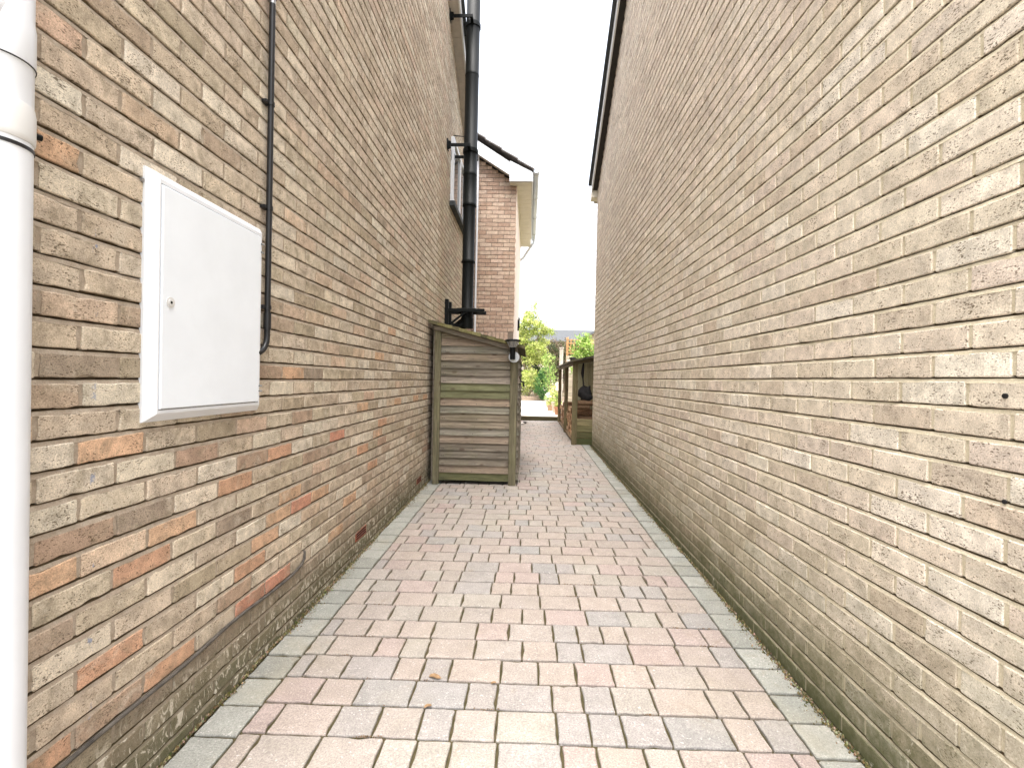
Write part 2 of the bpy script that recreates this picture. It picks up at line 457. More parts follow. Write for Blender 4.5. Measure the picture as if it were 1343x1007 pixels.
# the two house flanks; s runs along the alley (y), t is height
XL, XR = -1.165, 1.150
L0, L1 = 0.72, 8.50
R0, R1 = 0.25, 8.48
def gable(y0, y1, z_at, zslope, zeave_front):
    """allowed y range at height z under a pitched verge falling to the back (y1) and to the front (y0)"""
    def f(z):
        a, b = y0, y1
        yb = z_at[0] + (z_at[1]-z)/zslope
        b = min(b, yb)
        if z > zeave_front: a = y0 + (z-zeave_front)/zslope
        return a, b
    return f
ZL = lambda y: EYE + 5.03 - 0.60*(y-6.31)
ZR = lambda y: EYE + 4.94 - 0.655*(y-6.14)

OR1, OR2, RED, BRN, DRK, PALE, PINK = lin((190,152,120)), lin((178,132,102)), lin((180,112,90)), lin((148,122,104)), lin((122,110,98)), lin((206,202,190)), lin((188,162,144))
# coloured bricks noticed in the photograph: (y, height above eye) -> tone
OVER = []
def over(px, py, tone, X):
    dx, dy = px-693, py-498; u = dx*math.cos(ROLL)+dy*math.sin(ROLL); v = -dx*math.sin(ROLL)+dy*math.cos(ROLL)
    OVER.append((F_PX*X/u - 0.04, EYE - v*X/u, tone))
for px, py, tn in [(130,600,OR1),(286,595,BRN),(354,599,OR2),(401,603,BRN),(293,644,OR2),(384,665,RED),(127,703,BRN),(182,682,DRK),
    (199,707,OR1),(102,745,OR1),(153,758,OR2),(297,692,DRK),(314,754,OR2),(358,764,RED),(318,796,RED),(104,896,OR2),(199,890,OR2),(140,928,BRN),
    (85,962,OR2),(318,627,BRN),(374,490,OR1),(404,490,DRK),(349,490,BRN),(496,468,OR1),(516,433,OR1),(521,526,OR1),(499,555,OR2),(478,520,PINK),
    (385,550,BRN),(490,608,OR2),(89,205,OR1),(238,128,PALE),(113,140,PALE),(167,191,PALE),
    (80,52,PINK),(70,490,DRK),(150,590,OR1),(430,600,PINK),(445,570,RED),(470,590,OR2),(330,560,PINK),(250,590,DRK),(420,640,OR1),(455,655,OR1)]:
    over(px, py, tn, XL)

def toward(c, m, f):
    return (c[0]+(m[0]-c[0])*f, c[1]+(m[1]-c[1])*f, c[2]+(m[2]-c[2])*f) + tuple(c[3:])
def col_left(k, i, s, z): return toward(col_left0(k, i, s, z), lin((170,158,143)), 0.36)
def col_right(k, i, s, z): return toward(col_right0(k, i, s, z), lin((187,179,167)), 0.46)
def col_left0(k, i, s, z):
    zz = z - EYE + 0.0375
    for (oy, oz, tn) in OVER:
        if abs(oy-s) < 0.112 and abs(oz-(z+0.0375)) < 0.0375: return jitcol(tn, rng, 0.04)
    q = rng.random()
    if z + 0.0375 < EYE - 1.0:
        return jitcol(lin((140,132,114)) if q < .6 else lin((124,112,98)), rng, 0.12)
    P = [(lin((184,174,158)), .26), (lin((198,192,178)), .22), (lin((172,162,144)), .16), (lin((176,164,148)), .16), (lin((150,140,120)), .09), (lin((182,162,142)), .06), (lin((146,130,114)), .05)]
    if zz > 1.2: P = [(lin((178,166,152)), .35), (lin((192,184,170)), .29), (lin((160,148,134)), .25), (lin((180,162,148)), .11)]
    if zz < -0.1: q = q*1.06
    if s > 6.0 and zz < 3: P = [(lin((166,156,136)), .3), (lin((178,168,148)), .3), (lin((160,144,128)), .3), (lin((174,150,134)), .1)]
    acc = 0
    for c, p in P:
        acc += p
        if q < acc: return jitcol(c, rng, 0.09)
    return jitcol(OR1 if rng.random() < .5 else BRN, rng, 0.08)
def col_right0(k, i, s, z):
    q = rng.random(); zz = z - EYE
    if zz < -1.09 and s > 3.05 and zz > -1.25: return jitcol(lin((184,160,148)), rng, 0.09)
    P = [(lin((190,181,166)), .36), (lin((202,196,184)), .2), (lin((178,168,150)), .26), (lin((184,172,160)), .12), (lin((166,152,134)), .06)]
    if zz > 1.5: P = [(lin((184,173,162)), .4), (lin((194,185,174)), .3), (lin((170,158,148)), .3)]
    acc = 0
    for c, p in P:
        acc += p
        if q < acc: return jitcol(c, rng, 0.07)
    return jitcol(P[0][0], rng)

def house_box(mb, x0, x1, y0, y1, zf, peak_y, peak_z, zb, zbase=-0.3):
    """plain prism behind the modelled flank: front, back and far sides"""
    prof = [(y0, zbase), (y1, zbase), (y1, zb), (peak_y, peak_z), (y0, zf)]
    a = [(x0, y, z) for y, z in prof]; b = [(x1, y, z) for y, z in prof]
    if x0 > x1: a, b = b, a
    mb.loft([a, b])

def roof_slab(mb, x0, x1, pts, th=0.06, lap=0.30, step=0.012):
    """tiled slope between two (y, z) points, courses lapping like tiles"""
    (ya, za), (yb, zb) = pts
    L = math.hypot(yb-ya, zb-za); n = max(1, int(L/lap)); nx, nz = -(zb-za)/L, (yb-ya)/L
    if nz < 0: nx, nz = -nx, -nz
    for i in range(n):
        f0, f1 = i/n, (i+1)/n+0.01
        p0 = (ya+(yb-ya)*f0, za+(zb-za)*f0); p1 = (ya+(yb-ya)*f1, za+(zb-za)*f1)
        r0 = [(x0, p0[0], p0[1]), (x0, p1[0]+nx*step, p1[1]+nz*step), (x0, p1[0]+nx*(th+step), p1[1]+nz*(th+step)), (x0, p0[0]+nx*th, p0[1]+nz*th)]
        mb.loft([r0, [(x1, *p[1:]) for p in r0]])

# ---------------- left house
LH = empty('brick_house', (-4.2, 4.6, 0), 'tall mixed buff and orange brick house flank carrying the white cabinet', 'house')
wl = MB()
lodL = lambda s, z: 0 if (s < 3.0 and z < EYE+1.6) else (1 if s < 5.5 and z < EYE+3 else 2)
PL = lambda s, t, d: (XL + d, s, t)
airL = [(3.32, EYE-1.127), (5.12, EYE-1.127)]
def holeL(s0, s1, lo, hi):
    return any(s0 < ay < s1 and lo-0.005 < az < hi+0.005 for ay, az in airL)
baseL = EYE - 0.028
peakL_y = 4.55
def rangeL(z):
    b = min(L1, 6.31 + (EYE+5.03-z)/0.60); a = L0
    zf = ZL(L1)+0.0
    if z > zf: a = max(L0, L0 + (z-zf)/0.60)
    return a, b
HOLES = []
def holeL2(s0, s1, lo, hi):
    for ay, az in airL:
        if s0 < ay < s1 and lo-0.005 < az < hi+0.005:
            HOLES.append((s0, s1, lo, hi)); return True
    return False
rngL = random.Random(11)
brick_wall(wl, PL, False, L0, L1, baseL, -18, 84, 0.070+0.1125, rangeL, lodL, col_left, rngL, 0.0034, holeL2, deep=0.017, bed=0.012)
wl.col = (1,1,1,0); wl.mi = 2
peakL = (L0+L1)/2; pz = EYE+5.03-0.60*(peakL-6.31)
house_box(wl, XL-0.021, -7.5, L0, L1, ZL(L1)-0.02, peakL, pz-0.02, ZL(L1)-0.02)
put(wl.build('wall', [MAT['brick_l'], MAT['mortar_l'], MAT['brickplain'], MAT['render'], MAT['recess_shade']]), LH)

for (s0, s1, lo, hi) in HOLES:        # terracotta air bricks low in the flank
    m = MB(); m.box(XL-0.012, XL-0.001, s0, s1, lo, hi, 0.002)
    m.mi = 1
    for q in range(3):
        zz = lo+0.011+q*0.017
        m.box(XL-0.004, XL+0.0005, s0+0.012, s1-0.012, zz, zz+0.009)
    put(m.build('air_brick', [MAT['terracotta'], MAT['dark']]), LH)

def verge(parent, X, sgn, y_a, z_a, slope, y_end, y_start, z_start, soff_mat, out=0.135, tile=0.045, white=None):
    """soffit, bargeboard and tile edge along the falling verge (sgn: direction into the alley)"""
    def z(y): return z_a - slope*(y-y_a)
    def strip(mb, xa, xb, dz0, dz1, y0, y1, n=1):
        for i in range(n):
            a, b = y0+(y1-y0)*i/n + (0.002 if n > 1 else 0), y0+(y1-y0)*(i+1)/n - (0.002 if n > 1 else 0)
            x0, x1 = min(xa, xb), max(xa, xb)
            r0 = [(x0, a, z(a)+dz0), (x1, a, z(a)+dz0), (x1, a, z(a)+dz1), (x0, a, z(a)+dz1)]
            r1 = [(x0, b, z(b)+dz0), (x1, b, z(b)+dz0), (x1, b, z(b)+dz1), (x0, b, z(b)+dz1)]
            mb.loft([r0, r1])
    m = MB(); strip(m, X-sgn*0.01, X+sgn*out, -0.035, 0.0, y_start, y_end, 22); put(m.build('soffit', soff_mat), parent)
    m = MB(); strip(m, X+sgn*(out+0.001), X+sgn*(out+0.022), -0.06, 0.11, y_start, y_end, 3); put(m.build('bargeboard', white or MAT['upvc2']), parent)
    m = MB()
    strip(m, X-sgn*0.05, X+sgn*(out+0.022+tile), 0.112, 0.165, y_start, y_end+0.05, 26)
    put(m.build('verge_tiles', MAT['darktile']), parent)
verge(LH, XL, 1, 6.31, EYE+5.03, 0.60, 8.40, peakL, 0, MAT['soffit'], out=0.125, tile=0.04)
m = MB(); roof_slab(m, -7.7, XL-0.05, ((L1+0.3, ZL(L1+0.3)+0.115), (peakL, pz+0.115)))
roof_slab(m, -7.7, XL+0.14, ((L0-0.3, ZL(L1+0.3)+0.115), (peakL, pz+0.115)))
put(m.build('roof', MAT['tile']), LH)

# bathroom window high in the flank, beside the flue
win = MB()
wy0, wy1, wz0, wz1 = 6.72, 7.98, EYE+2.50, EYE+3.42
fx = XL+0.045
for (a, b, c, d) in ((wy0, wy0+0.06, wz0, wz1), (wy1-0.06, wy1, wz0, wz1), (wy0+0.06, wy1-0.06, wz0, wz0+0.06), (wy0+0.06, wy1-0.06, wz1-0.06, wz1), (7.37, 7.43, wz0+0.06, wz1-0.06)):
    win.box(XL-0.01, fx, a, b, c, d, 0.006)
WO = put(win.build('window', MAT['upvc']), LH)
m = MB(); m.box(XL, XL+0.022, wy0+0.05, wy1-0.05, wz0+0.05, wz1-0.05)
m.build('pane', MAT['glass'], WO)
m = MB(); m.box(XL-0.01, XL+0.075, wy0-0.05, wy1+0.05, wz0-0.075, wz0-0.002, 0.006)
m.build('sill', MAT['darktile'], WO)

# ---------------- right house
RH = empty('brick_house', (4.2, 4.5, 0), 'long plain house flank of pale buff brick with cream joints, opposite the meter cabinet', 'house')
wr = MB()
PR = lambda s, t, d: (XR - d, s, t)
lodR = lambda s, z: 0 if (s < 2.8 and z < EYE+1.6) else (1 if s < 5.5 and z < EYE+3 else 2)
def rangeR(z):
    b = min(R1, 6.14 + (EYE+4.94-z)/0.655); a = R0
    zf = ZR(R1)
    if z > zf: a = max(R0, R0 + (z-zf)/0.655)
    return a, b
rngR = random.Random(5)
brick_wall(wr, PR, True, R0, R1, EYE+0.026, -18, 84, 1.397-0.225*6, rangeR, lodR, col_right, rngR, 0.0014, None, deep=0.017, bed=0.011)
peakR = (R0+R1)/2; pzr = EYE+4.94-0.655*(peakR-6.14)
wr.col = (1,1,1,0); wr.mi = 2
house_box(wr, XR+0.021, 7.5, R0, R1, ZR(R1)-0.02, peakR, pzr-0.02, ZR(R1)-0.02)
put(wr.build('wall', [MAT['brick_r'], MAT['mortar_r'], MAT['brickplain'], MAT['render'], MAT['recess_shade']]), RH)
verge(RH, XR, -1, 6.14, EYE+4.94, 0.655, 8.50, peakR, 0, MAT['darksoffit'], out=0.085, tile=0.05)
m = MB(); roof_slab(m, XR+0.05, 7.7, ((R1+0.3, ZR(R1+0.3)+0.115), (peakR, pzr+0.115)))
roof_slab(m, XR-0.14, 7.7, ((R0-0.3, ZR(R1+0.3)+0.115), (peakR, pzr+0.115)))
put(m.build('roof', MAT['tile']), RH)
m = MB(); m.box(XR-0.10, XR+0.5, R1+0.002, R1+0.22, ZR(R1)-0.16, ZR(R1)-0.03, 0.006)
m.box(XR-0.03, XR+0.5, R1+0.222, R1+0.24, ZR(R1)-0.18, ZR(R1)+0.02)
put(m.build('eaves_box', MAT['cream']), RH)

# ---------------- rear projection of the neighbouring house
YW = 8.84; XW = -0.29
WH = empty('house_extension', (-2.5, 11, 0), 'brown brick wing with white bargeboard at the far end of the left flank', 'house')
ww = MB()
PW = lambda s, t, d: (s, YW - d, t)
def rangeW(z):
    a, b = -3.2, XW
    zt = EYE+3.72+0.64*(-0.43-(-0.29))
    b2 = -0.43 - (z-(EYE+3.74))/0.64 if z > EYE+3.66 else b
    return a, min(b, b2)
def col_wing(k, i, s, z):
    P = [lin((168,146,132)), lin((180,160,146)), lin((156,132,118)), lin((188,170,156)), lin((150,124,110))]
    return toward(jitcol(P[rng.randrange(5)], rng, 0.06), lin((162,143,128)), 0.45)
def holeW(s0, s1, lo, hi):
    return EYE+0.655 < (lo+hi)/2 < EYE+0.655+0.225 and s0 < XW-0.10
rngW = random.Random(3)
brick_wall(ww, PW, False, -3.2, XW, EYE+0.055, -17, 75, XW, rangeW, lambda s, z: 2, col_wing, rngW, 0.0015, holeW, deep=0.007)
for q in range(22):                   # soldier course over the old opening
    s0 = XW-0.11-0.075*(q+1)
    brick(ww, PW, s0+0.005, s0+0.07, EYE+0.055+8*0.075+0.005, EYE+0.055+11*0.075-0.005, col_wing(0,0,0,0), rngW, 1, 0.0015, False)
ww.col = (1,1,1,0); ww.mi = 2
prof = [(-4.5, -0.3), (XW, -0.3), (XW, EYE+3.62), (-4.5, EYE+3.62+0.64*4.2)]
ww.loft([[(x, YW+0.021, z) for x, z in prof], [(x, 12.9, z) for x, z in prof]])
ww.mi = 3
ww.box(XW-0.01, XW+0.004, YW+0.002, 12.9, 0.02, EYE+3.62)
put(ww.build('wall', [MAT['brick_w'], MAT['mortar_w'], MAT['brickplain'], MAT['render'], MAT['recess_shade']]), WH)
# bargeboard, boxed eaves, soffit
def zb(x): return EYE+3.72+0.64*(-0.43-x)
yv0, yv1 = YW-0.17, YW-0.145
m = MB()
xs = [-0.43, -3.2]
m.loft([[(xs[0], yv0, zb(xs[0])), (xs[1], yv0, zb(xs[1])), (xs[1], yv0, zb(xs[1])+0.235), (xs[0], yv0, zb(xs[0])+0.235)],
        [(xs[0], yv1, zb(xs[0])), (xs[1], yv1, zb(xs[1])), (xs[1], yv1, zb(xs[1])+0.235), (xs[0], yv1, zb(xs[0])+0.235)]])
put(m.build('bargeboard', MAT['upvc']), WH)
m = MB()
pr = [(-0.424, EYE+3.60), (-0.015, EYE+3.60), (-0.015, EYE+3.60+0.17), (-0.424, EYE+3.60+0.37)]
m.loft([[(x, yv0-0.012, z) for x, z in pr], [(x, yv1, z) for x, z in pr]])
EB = put(m.build('eaves_box', MAT['upvc']), WH)
for bx_, bz_ in ((-0.36,3.86),(-0.36,3.74),(-0.30,3.80),(-0.30,3.70),(-0.10,3.70),(-0.09,3.62)):
    m = MB(); m.tube([(bx_, yv0-0.015, EYE+bz_), (bx_, yv0-0.0125, EYE+bz_)], 0.008, 8)
    m.build('nail_cap', MAT['steel'], EB)
m = MB()
m.box(-0.42, -0.02, yv1+0.002, 12.9, EYE+3.585, EYE+3.60)
for q in range(18):
    yy = yv1+0.15+q*0.22
    m.box(-0.41, -0.03, yy, yy+0.006, EYE+3.582, EYE+3.5845)
put(m.build('soffit', MAT['cream']), WH)
m = MB()   # sloping verge soffit
m.loft([[(xs[0], yv1+0.001, zb(xs[0])+0.03), (xs[1], yv1+0.001, zb(xs[1])+0.03), (xs[1], yv1+0.001, zb(xs[1])+0.05), (xs[0], yv1+0.001, zb(xs[0])+0.05)],
        [(xs[0], YW+0.01, zb(xs[0])+0.03), (xs[1], YW+0.01, zb(xs[1])+0.03), (xs[1], YW+0.01, zb(xs[1])+0.05), (xs[0], YW+0.01, zb(xs[0])+0.05)]])
put(m.build('verge_soffit', MAT['cream']), WH)
m = MB()
m.box(-0.0145, 0.004, yv0, 12.9, EYE+3.60, EYE+3.76)
put(m.build('fascia', MAT['upvc']), WH)
m = MB()                               # tiled roof rising to the left, laps showing as steps on the verge
nl = 10
for i in range(nl):
    xa = 0.03-0.30*i; xb = xa-0.315
    za = EYE+3.775+0.64*(0.03-xa)*0.97+0.012; zb_ = EYE+3.775+0.64*(0.03-xb)*0.97
    up_ = 0.0
    ring = lambda y: [(xa, y, za+0.012), (xb, y, zb_+0.0), (xb, y, zb_+0.022), (xa, y, za+0.036)]
    m.loft([ring(yv0-0.03), ring(12.95)])
put(m.build('roof', MAT['tile']), WH)
def half_gutter(xc, zc, y0, y1, r=0.055, n=9):
    mb = MB(); mb.smooth = True
    pts = [(xc + r*math.cos(math.pi+math.pi*i/n), zc + r*math.sin(math.pi+math.pi*i/n)) for i in range(n+1)]
    pts2 = [(xc + (r-0.004)*math.cos(math.pi+math.pi*i/n), zc + (r-0.004)*math.sin(math.pi+math.pi*i/n)) for i in range(n+1)]
    loop = pts + pts2[::-1]
    mb.loft([[(x, y0, z) for x, z in loop], [(x, y1, z) for x, z in loop]])
    return mb
m = half_gutter(0.06, EYE+3.80, yv0-0.02, 12.95)
G = put(m.build('gutter', MAT['upvc']), WH)
for yy in (8.75, 9.9, 11.1, 12.3):
    m = half_gutter(0.06, EYE+3.80, yy, yy+0.06, 0.061)
    m.build('gutter_bracket', MAT['upvc2'], G)
m = MB()
m.tube([(0.06, 12.75, EYE+3.75), (0.06, 12.75, EYE+3.66), (-0.05, 12.80, EYE+3.52), (-0.22, 12.95, EYE+3.30), (-0.34, 12.95, EYE+3.2), (-0.34, 12.95, 0.2)], 0.034, 10)
put(m.build('downpipe', MAT['upvc']), WH)
for yy, zz in ((12.0, EYE+1.30), (11.2, EYE+1.15)):
    m = MB(); m.box(XW+0.005, XW+0.04, yy, yy+0.045, zz, zz+0.26, 0.004)
    put(m.build('door_hinge', MAT['blackmetal']), WH)

# thin white pipe standing in the corner between flank and wing
m = MB(); m.tube([(-1.015, YW-0.05, 0.1), (-1.015, YW-0.05, EYE+4.25)], 0.02, 10)
tag(m.build('waste_pipe', MAT['upvc']), 'thin white pipe rising up the brown brick wing just behind the black flue', 'pipe')

# ------------------------------------------------------------ ground, path, patio
m = MB(); m.quad((-400,-400,-0.36), (400,-400,-0.36), (400,400,-0.36), (-400,400,-0.36))
tag(m.build('ground', mat_plain('soil and rough grass', lin((120,118,84)), 0.95, var=0.3, bump=0.4, nscale=3)), kind='structure')
m = MB(); m.box(-9, 9, -9, -2.02, -0.35, -0.03)
tag(m.build('driveway', mat_plain('driveway tarmac', lin((130,126,120)), 0.95, var=0.12, bump=0.5, nscale=20)), kind='structure')

def paver(mb, x0, x1, y0, y1, col, r, lod):
    ns, ntt = ((5, 4), (2, 2), (1, 1))[lod]
    jt = 0.0038 if lod < 2 else 0.0012
    o = outline(x0, x1, y0, y1, ns, ntt, jt, jt*2.5, r)
    cx, cy = (x0+x1)/2, (y0+y1)/2; d = r.uniform(-0.0018, 0.0018); ta = r.uniform(-0.012, 0.012); tb = r.uniform(-0.012, 0.012)
    hx, hy = (x1-x0)/2, (y1-y0)/2
    def P(p, k, dz):
        q = (cx+(p[0]-cx)*(1-k/hx), cy+(p[1]-cy)*(1-k/hy))
        return (q[0], q[1], gz(*q)+d+(q[0]-cx)*ta+(q[1]-cy)*tb+dz)
    rings = [[P(p, 0, -0.02) for p in o], [P(p, 0, -0.0045) for p in o], [P(p, 0.0022, -0.0012) for p in o], [P(p, 0.0055, 0) for p in o]]
    mb.col = col; mb.loft(rings, False, True)

def sheet(mb, x0, x1, y0, y1, dz, n=30):
    for i in range(n):
        a, b = y0+(y1-y0)*i/n, y0+(y1-y0)*(i+1)/n
        mb.quad((x0, a, gz(x0, a)+dz), (x1, a, gz(x1, a)+dz), (x1, b, gz(x1, b)+dz), (x0, b, gz(x0, b)+dz))
rp = random.Random(21)
path = MB()
PAV = [(lin((194,180,168)), .32), (lin((188,178,168)), .24), (lin((178,174,170)), .15), (lin((190,184,172)), .12), (lin((194,174,166)), .12), (lin((170,170,168)), .05)]
def pcol(): return toward(pcol0(), lin((188,178,168)), 0.38)
def pcol0():
    q = rp.random(); a = 0
    for c, p in PAV:
        a += p
        if q < a: return jitcol(c, rp, 0.05, 0.015)
    return jitcol(PAV[0][0], rp)
path.mi = 0
y = -2.0; row = 0
while y < 13.20:
    yn = y+0.1585
    x = -1.0 - rp.uniform(0, 0.12); last = None
    while x < 0.995:
        L = rp.choices([0.12, 0.16, 0.22], [0.24, 0.38, 0.38])[0]
        x2 = x+L
        if 0.998-x2 < 0.07: x2 = 1.01
        if x < -0.998 and x2 < -0.93: x2 = -0.93
        a, b = max(x, -0.998)+0.003, min(x2, 0.998)-0.003
        if b-a > 0.03: paver(path, a, b, y+0.0038, min(yn, 13.2)-0.0038, pcol(), rp, 0 if y < 3 else (1 if y < 6 else 2))
        x = x2
    y = yn
path.mi = 1
for (bx0, bx1) in ((-1.155, -1.002), (1.002, 1.142)):
    y = -2.0+rp.uniform(0, 0.1)
    while y < 13.1:
        yn = y+rp.uniform(0.157, 0.165)
        c = jitcol(lin((160,161,154)) if rp.random() < .6 else lin((151,152,145)), rp, 0.08, 0.01)
        paver(path, bx0, bx1, y+0.0045, yn-0.0045, c, rp, 0 if y < 3 else (1 if y < 6 else 2))
        y = yn
path.mi = 2; path.col = (1,1,1,0)
sheet(path, -1.4, 1.4, -2.0, 13.2, -0.011)
tag(path.build('path', [MAT['paver'], MAT['border'], MAT['joint']]), kind='structure')
m = MB(); m.box(-6, -1.41, -2.0, L0-0.01, -0.35, -0.02); m.box(1.41, 6, -2.0, R0-0.01, -0.35, -0.005)
tag(m.build('front_paving', mat_plain('front paving', lin((176,170,160)), 0.9, var=0.12, bump=0.5, nscale=10)), kind='structure')
m = MB(); m.box(1.41, 3.2, R1+0.02, 13.2, -0.35, 0.06)
tag(m.build('rear_bed', mat_plain('bare soil', lin((96,82,62)), 0.95, var=0.3, bump=0.6, nscale=8)), kind='structure')

# moss, grit and silt gathered along the foot of each wall
mo = MB(); ms = random.Random(4)
for sgn, X in ((-1, XL), (1, XR)):
    for q in range(5200):
        yy = 0.2 + 8.3*ms.random()**1.35
        if yy < 0.75 and sgn < 0: continue
        wmax = 0.030 + 0.022*math.sin(yy*3.1+sgn) + 0.012*math.sin(yy*11)
        d = abs(ms.gauss(0, 1))*max(0.008, wmax)*0.55
        if d > 0.085: continue
        xx = X - sgn*(d+0.002); s = ms.uniform(0.0015, 0.0055)
        z = gz(xx, yy) + (0.010*(1-d/0.085) if d < 0.03 else 0.0) - 0.001 + ms.uniform(-0.002, 0.003)
        c = ms.choice([lin((88,82,48)), lin((104,90,62)), lin((70,72,36)), lin((122,108,82)), lin((150,138,112))])
        mo.col = (*[v*ms.uniform(.8,1.2) for v in c], ms.random())
        a = ms.uniform(0, 6.28)
        ring0 = [(xx+s*math.cos(a+k*2.094), yy+s*1.3*math.sin(a+k*2.094), z-0.003) for k in range(3)]
        n0 = len(mo.v); mo.v += ring0 + [(xx, yy, z+s*1.1)]
        for k in range(3): mo.face((n0+k, n0+(k+1) % 3, n0+3))
for q in range(70):
    yy = -0.9 + 0.1585*0 + 0.0
    row_ = ms.randrange(16, 60); yy = -2.0+0.1585*row_; xx0 = ms.uniform(-0.95, 0.95)
    for k in range(ms.randrange(6, 26)):
        xx = xx0+ms.gauss(0, 0.022); y2 = yy+ms.gauss(0, 0.004); s = ms.uniform(0.0012, 0.0042); z = gz(xx, y2)-0.002
        c = ms.choice([lin((104,84,62)), lin((84,70,52)), lin((122,100,78))]); mo.col = (*c, ms.random()); a = ms.uniform(0, 6.28)
        n0 = len(mo.v); mo.v += [(xx+s*math.cos(a+j*2.094), y2+s*math.sin(a+j*2.094), z) for j in range(3)] + [(xx, y2, z+s*1.2)]
        for j in range(3): mo.face((n0+j, n0+(j+1) % 3, n0+3))
tag(mo.build('moss', mat_attr('moss and grit', 0.95, 0.2, 60)), 'moss, silt and grit gathered along the foot of both brick walls', 'moss', kind='stuff')

# raised garden terrace and its timber edge
m = MB(); ZP = 0.255
m.box(-2.6, 1.9, 13.34, 23.5, -0.3, ZP)
tag(m.build('patio', mat_plain('pale concrete slabs', lin((188,180,168)), 0.85, var=0.08, bump=0.3, nscale=4)), kind='structure')
m = MB(); m.col = (*lin((78,72,52)), 0.3); m.box(-2.0, 0.86, 13.22, 13.335, 0.10, ZP+0.012, 0.006)
tag(m.build('timber_sleeper', MAT['wood_x']), 'dark greenish timber sleeper edging the step up to the pale patio', 'sleeper')
m = MB()
for q in range(7):
    yy = 14.0+q*1.3
    m.box(-2.6, 1.9, yy, yy+0.012, ZP+0.0005, ZP+0.004)
tag(m.build('patio_joint', MAT['joint']), kind='structure')

# ------------------------------------------------------------ things on the left flank
# white meter cabinet
MY0, MY1, MZ0, MZ1 = 1.387, 1.995, EYE-0.155, EYE+0.615
MC = empty('meter_cabinet', (XL, (MY0+MY1)/2, MZ0), 'white wall-mounted meter cabinet with a closed door and small round lock', 'meter cabinet')
m = MB(); dep = 0.030; b = 0.030
def rect(x, a, c, d, e): return [(x, a, d), (x, c, d), (x, c, e), (x, a, e)]
r0 = rect(XL-0.006, MY0, MY1, MZ0, MZ1); r1 = rect(XL+0.006, MY0, MY1, MZ0, MZ1)
r2 = rect(XL+dep-0.003, MY0+b-0.004, MY1-0.022, MZ0+b-0.008, MZ1-0.022); r3 = rect(XL+dep, MY0+b, MY1-0.026, MZ0+b-0.004, MZ1-0.026)
r4 = rect(XL+dep, MY0+b+0.004, MY1-0.034, MZ0+b+0.006, MZ1-0.038)
r5 = rect(XL+dep-0.008, MY0+b+0.004, MY1-0.034, MZ0+b+0.006, MZ1-0.038)
m.loft([r0, r1, r2, r3, r4, r5], True, False)
FR = put(m.build('frame', MAT['upvc']), MC)
m = MB()
dy0, dy1, dz0, dz1 = MY0+b+0.007, MY1-0.037, MZ0+b+0.009, MZ1-0.041
m.loft([rect(XL+0.02, dy0, dy1, dz0, dz1), rect(XL+dep+0.001, dy0, dy1, dz0, dz1), rect(XL+dep+0.004, dy0+0.003, dy1-0.003, dz0+0.003, dz1-0.003)], True, True)
DR = put(m.build('door', MAT['cabinet']), MC)
ly, lz = dy0+0.035, EYE+0.218
m = MB(); m.tube([(XL+dep+0.003, ly, lz), (XL+dep+0.006, ly, lz)], 0.017, 24)
m.tube([(XL+dep+0.006, ly, lz), (XL+dep+0.008, ly, lz)], 0.010, 20)
LK = m.build('lock', MAT['upvc2'], DR)
m = MB(); m.tube([(XL+dep+0.0078, ly, lz), (XL+dep+0.0086, ly, lz)], 0.0045, 12); 
k = m.build('keyhole', MAT['blackmetal']); put(k, MC); k.location = -MC.location
for zz in (EYE+0.545, EYE+0.510, EYE-0.050, EYE-0.072):
    m = MB(); m.tube([(XL+dep+0.003, dy1+0.004, zz), (XL+dep+0.003, dy1+0.022, zz)], 0.0035, 8)
    put(m.build('hinge', MAT['steel']), MC)
for bz_ in (EYE+0.57,):
    m = MB(); m.tube([(XL, MY0-0.006, bz_), (XL+0.006, MY0-0.006, bz_)], 0.006, 8); put(m.build('screw', MAT['steel']), MC)

# black conduit dropping to the cabinet
CX = XL+0.022; CY = 2.035; cr = 0.0125
CP = empty('conduit_pipe', (CX, CY, EYE), 'slim black conduit dropping down the flank and curling into the meter cabinet', 'pipe')
m = MB(); m.tube([(CX, CY, EYE+0.62+0.98), (CX, CY, 7.2)], cr*0.98, 14)
put(m.build('upper_tube', MAT['steel']), CP)
m = MB(); bend = []
zc = EYE+0.165
for q in range(9):
    a = q/8*math.pi/2
    bend.append((CX, CY-0.075+0.075*math.cos(a), zc-0.075*math.sin(a)))
m.tube([(CX, CY, EYE+0.62+0.98), (CX, CY, zc+0.02)] + bend + [(CX, MY1-0.02, zc-0.075)], cr, 14)
put(m.build('lower_tube', MAT['black']), CP)
m = MB(); m.tube([(CX, CY, zc+0.03), (CX, CY, zc+0.10)], cr*1.25, 14); put(m.build('coupling', MAT['black']), CP)
for zz in (EYE+0.29, EYE+0.72, EYE+1.17, EYE+1.63, EYE+2.1, EYE+2.6, EYE+3.2, EYE+3.8):
    m = MB(); m.tube([(CX, CY, zz-0.008), (CX, CY, zz+0.008)], cr*1.25, 12)
    m.box(XL-0.002, CX, CY-0.032, CY+0.004, zz-0.008, zz+0.008, 0.002)
    m.tube([(XL, CY-0.026, zz), (XL+0.012, CY-0.026, zz)], 0.008, 8)
    put(m.build('clip', MAT['black']), CP)

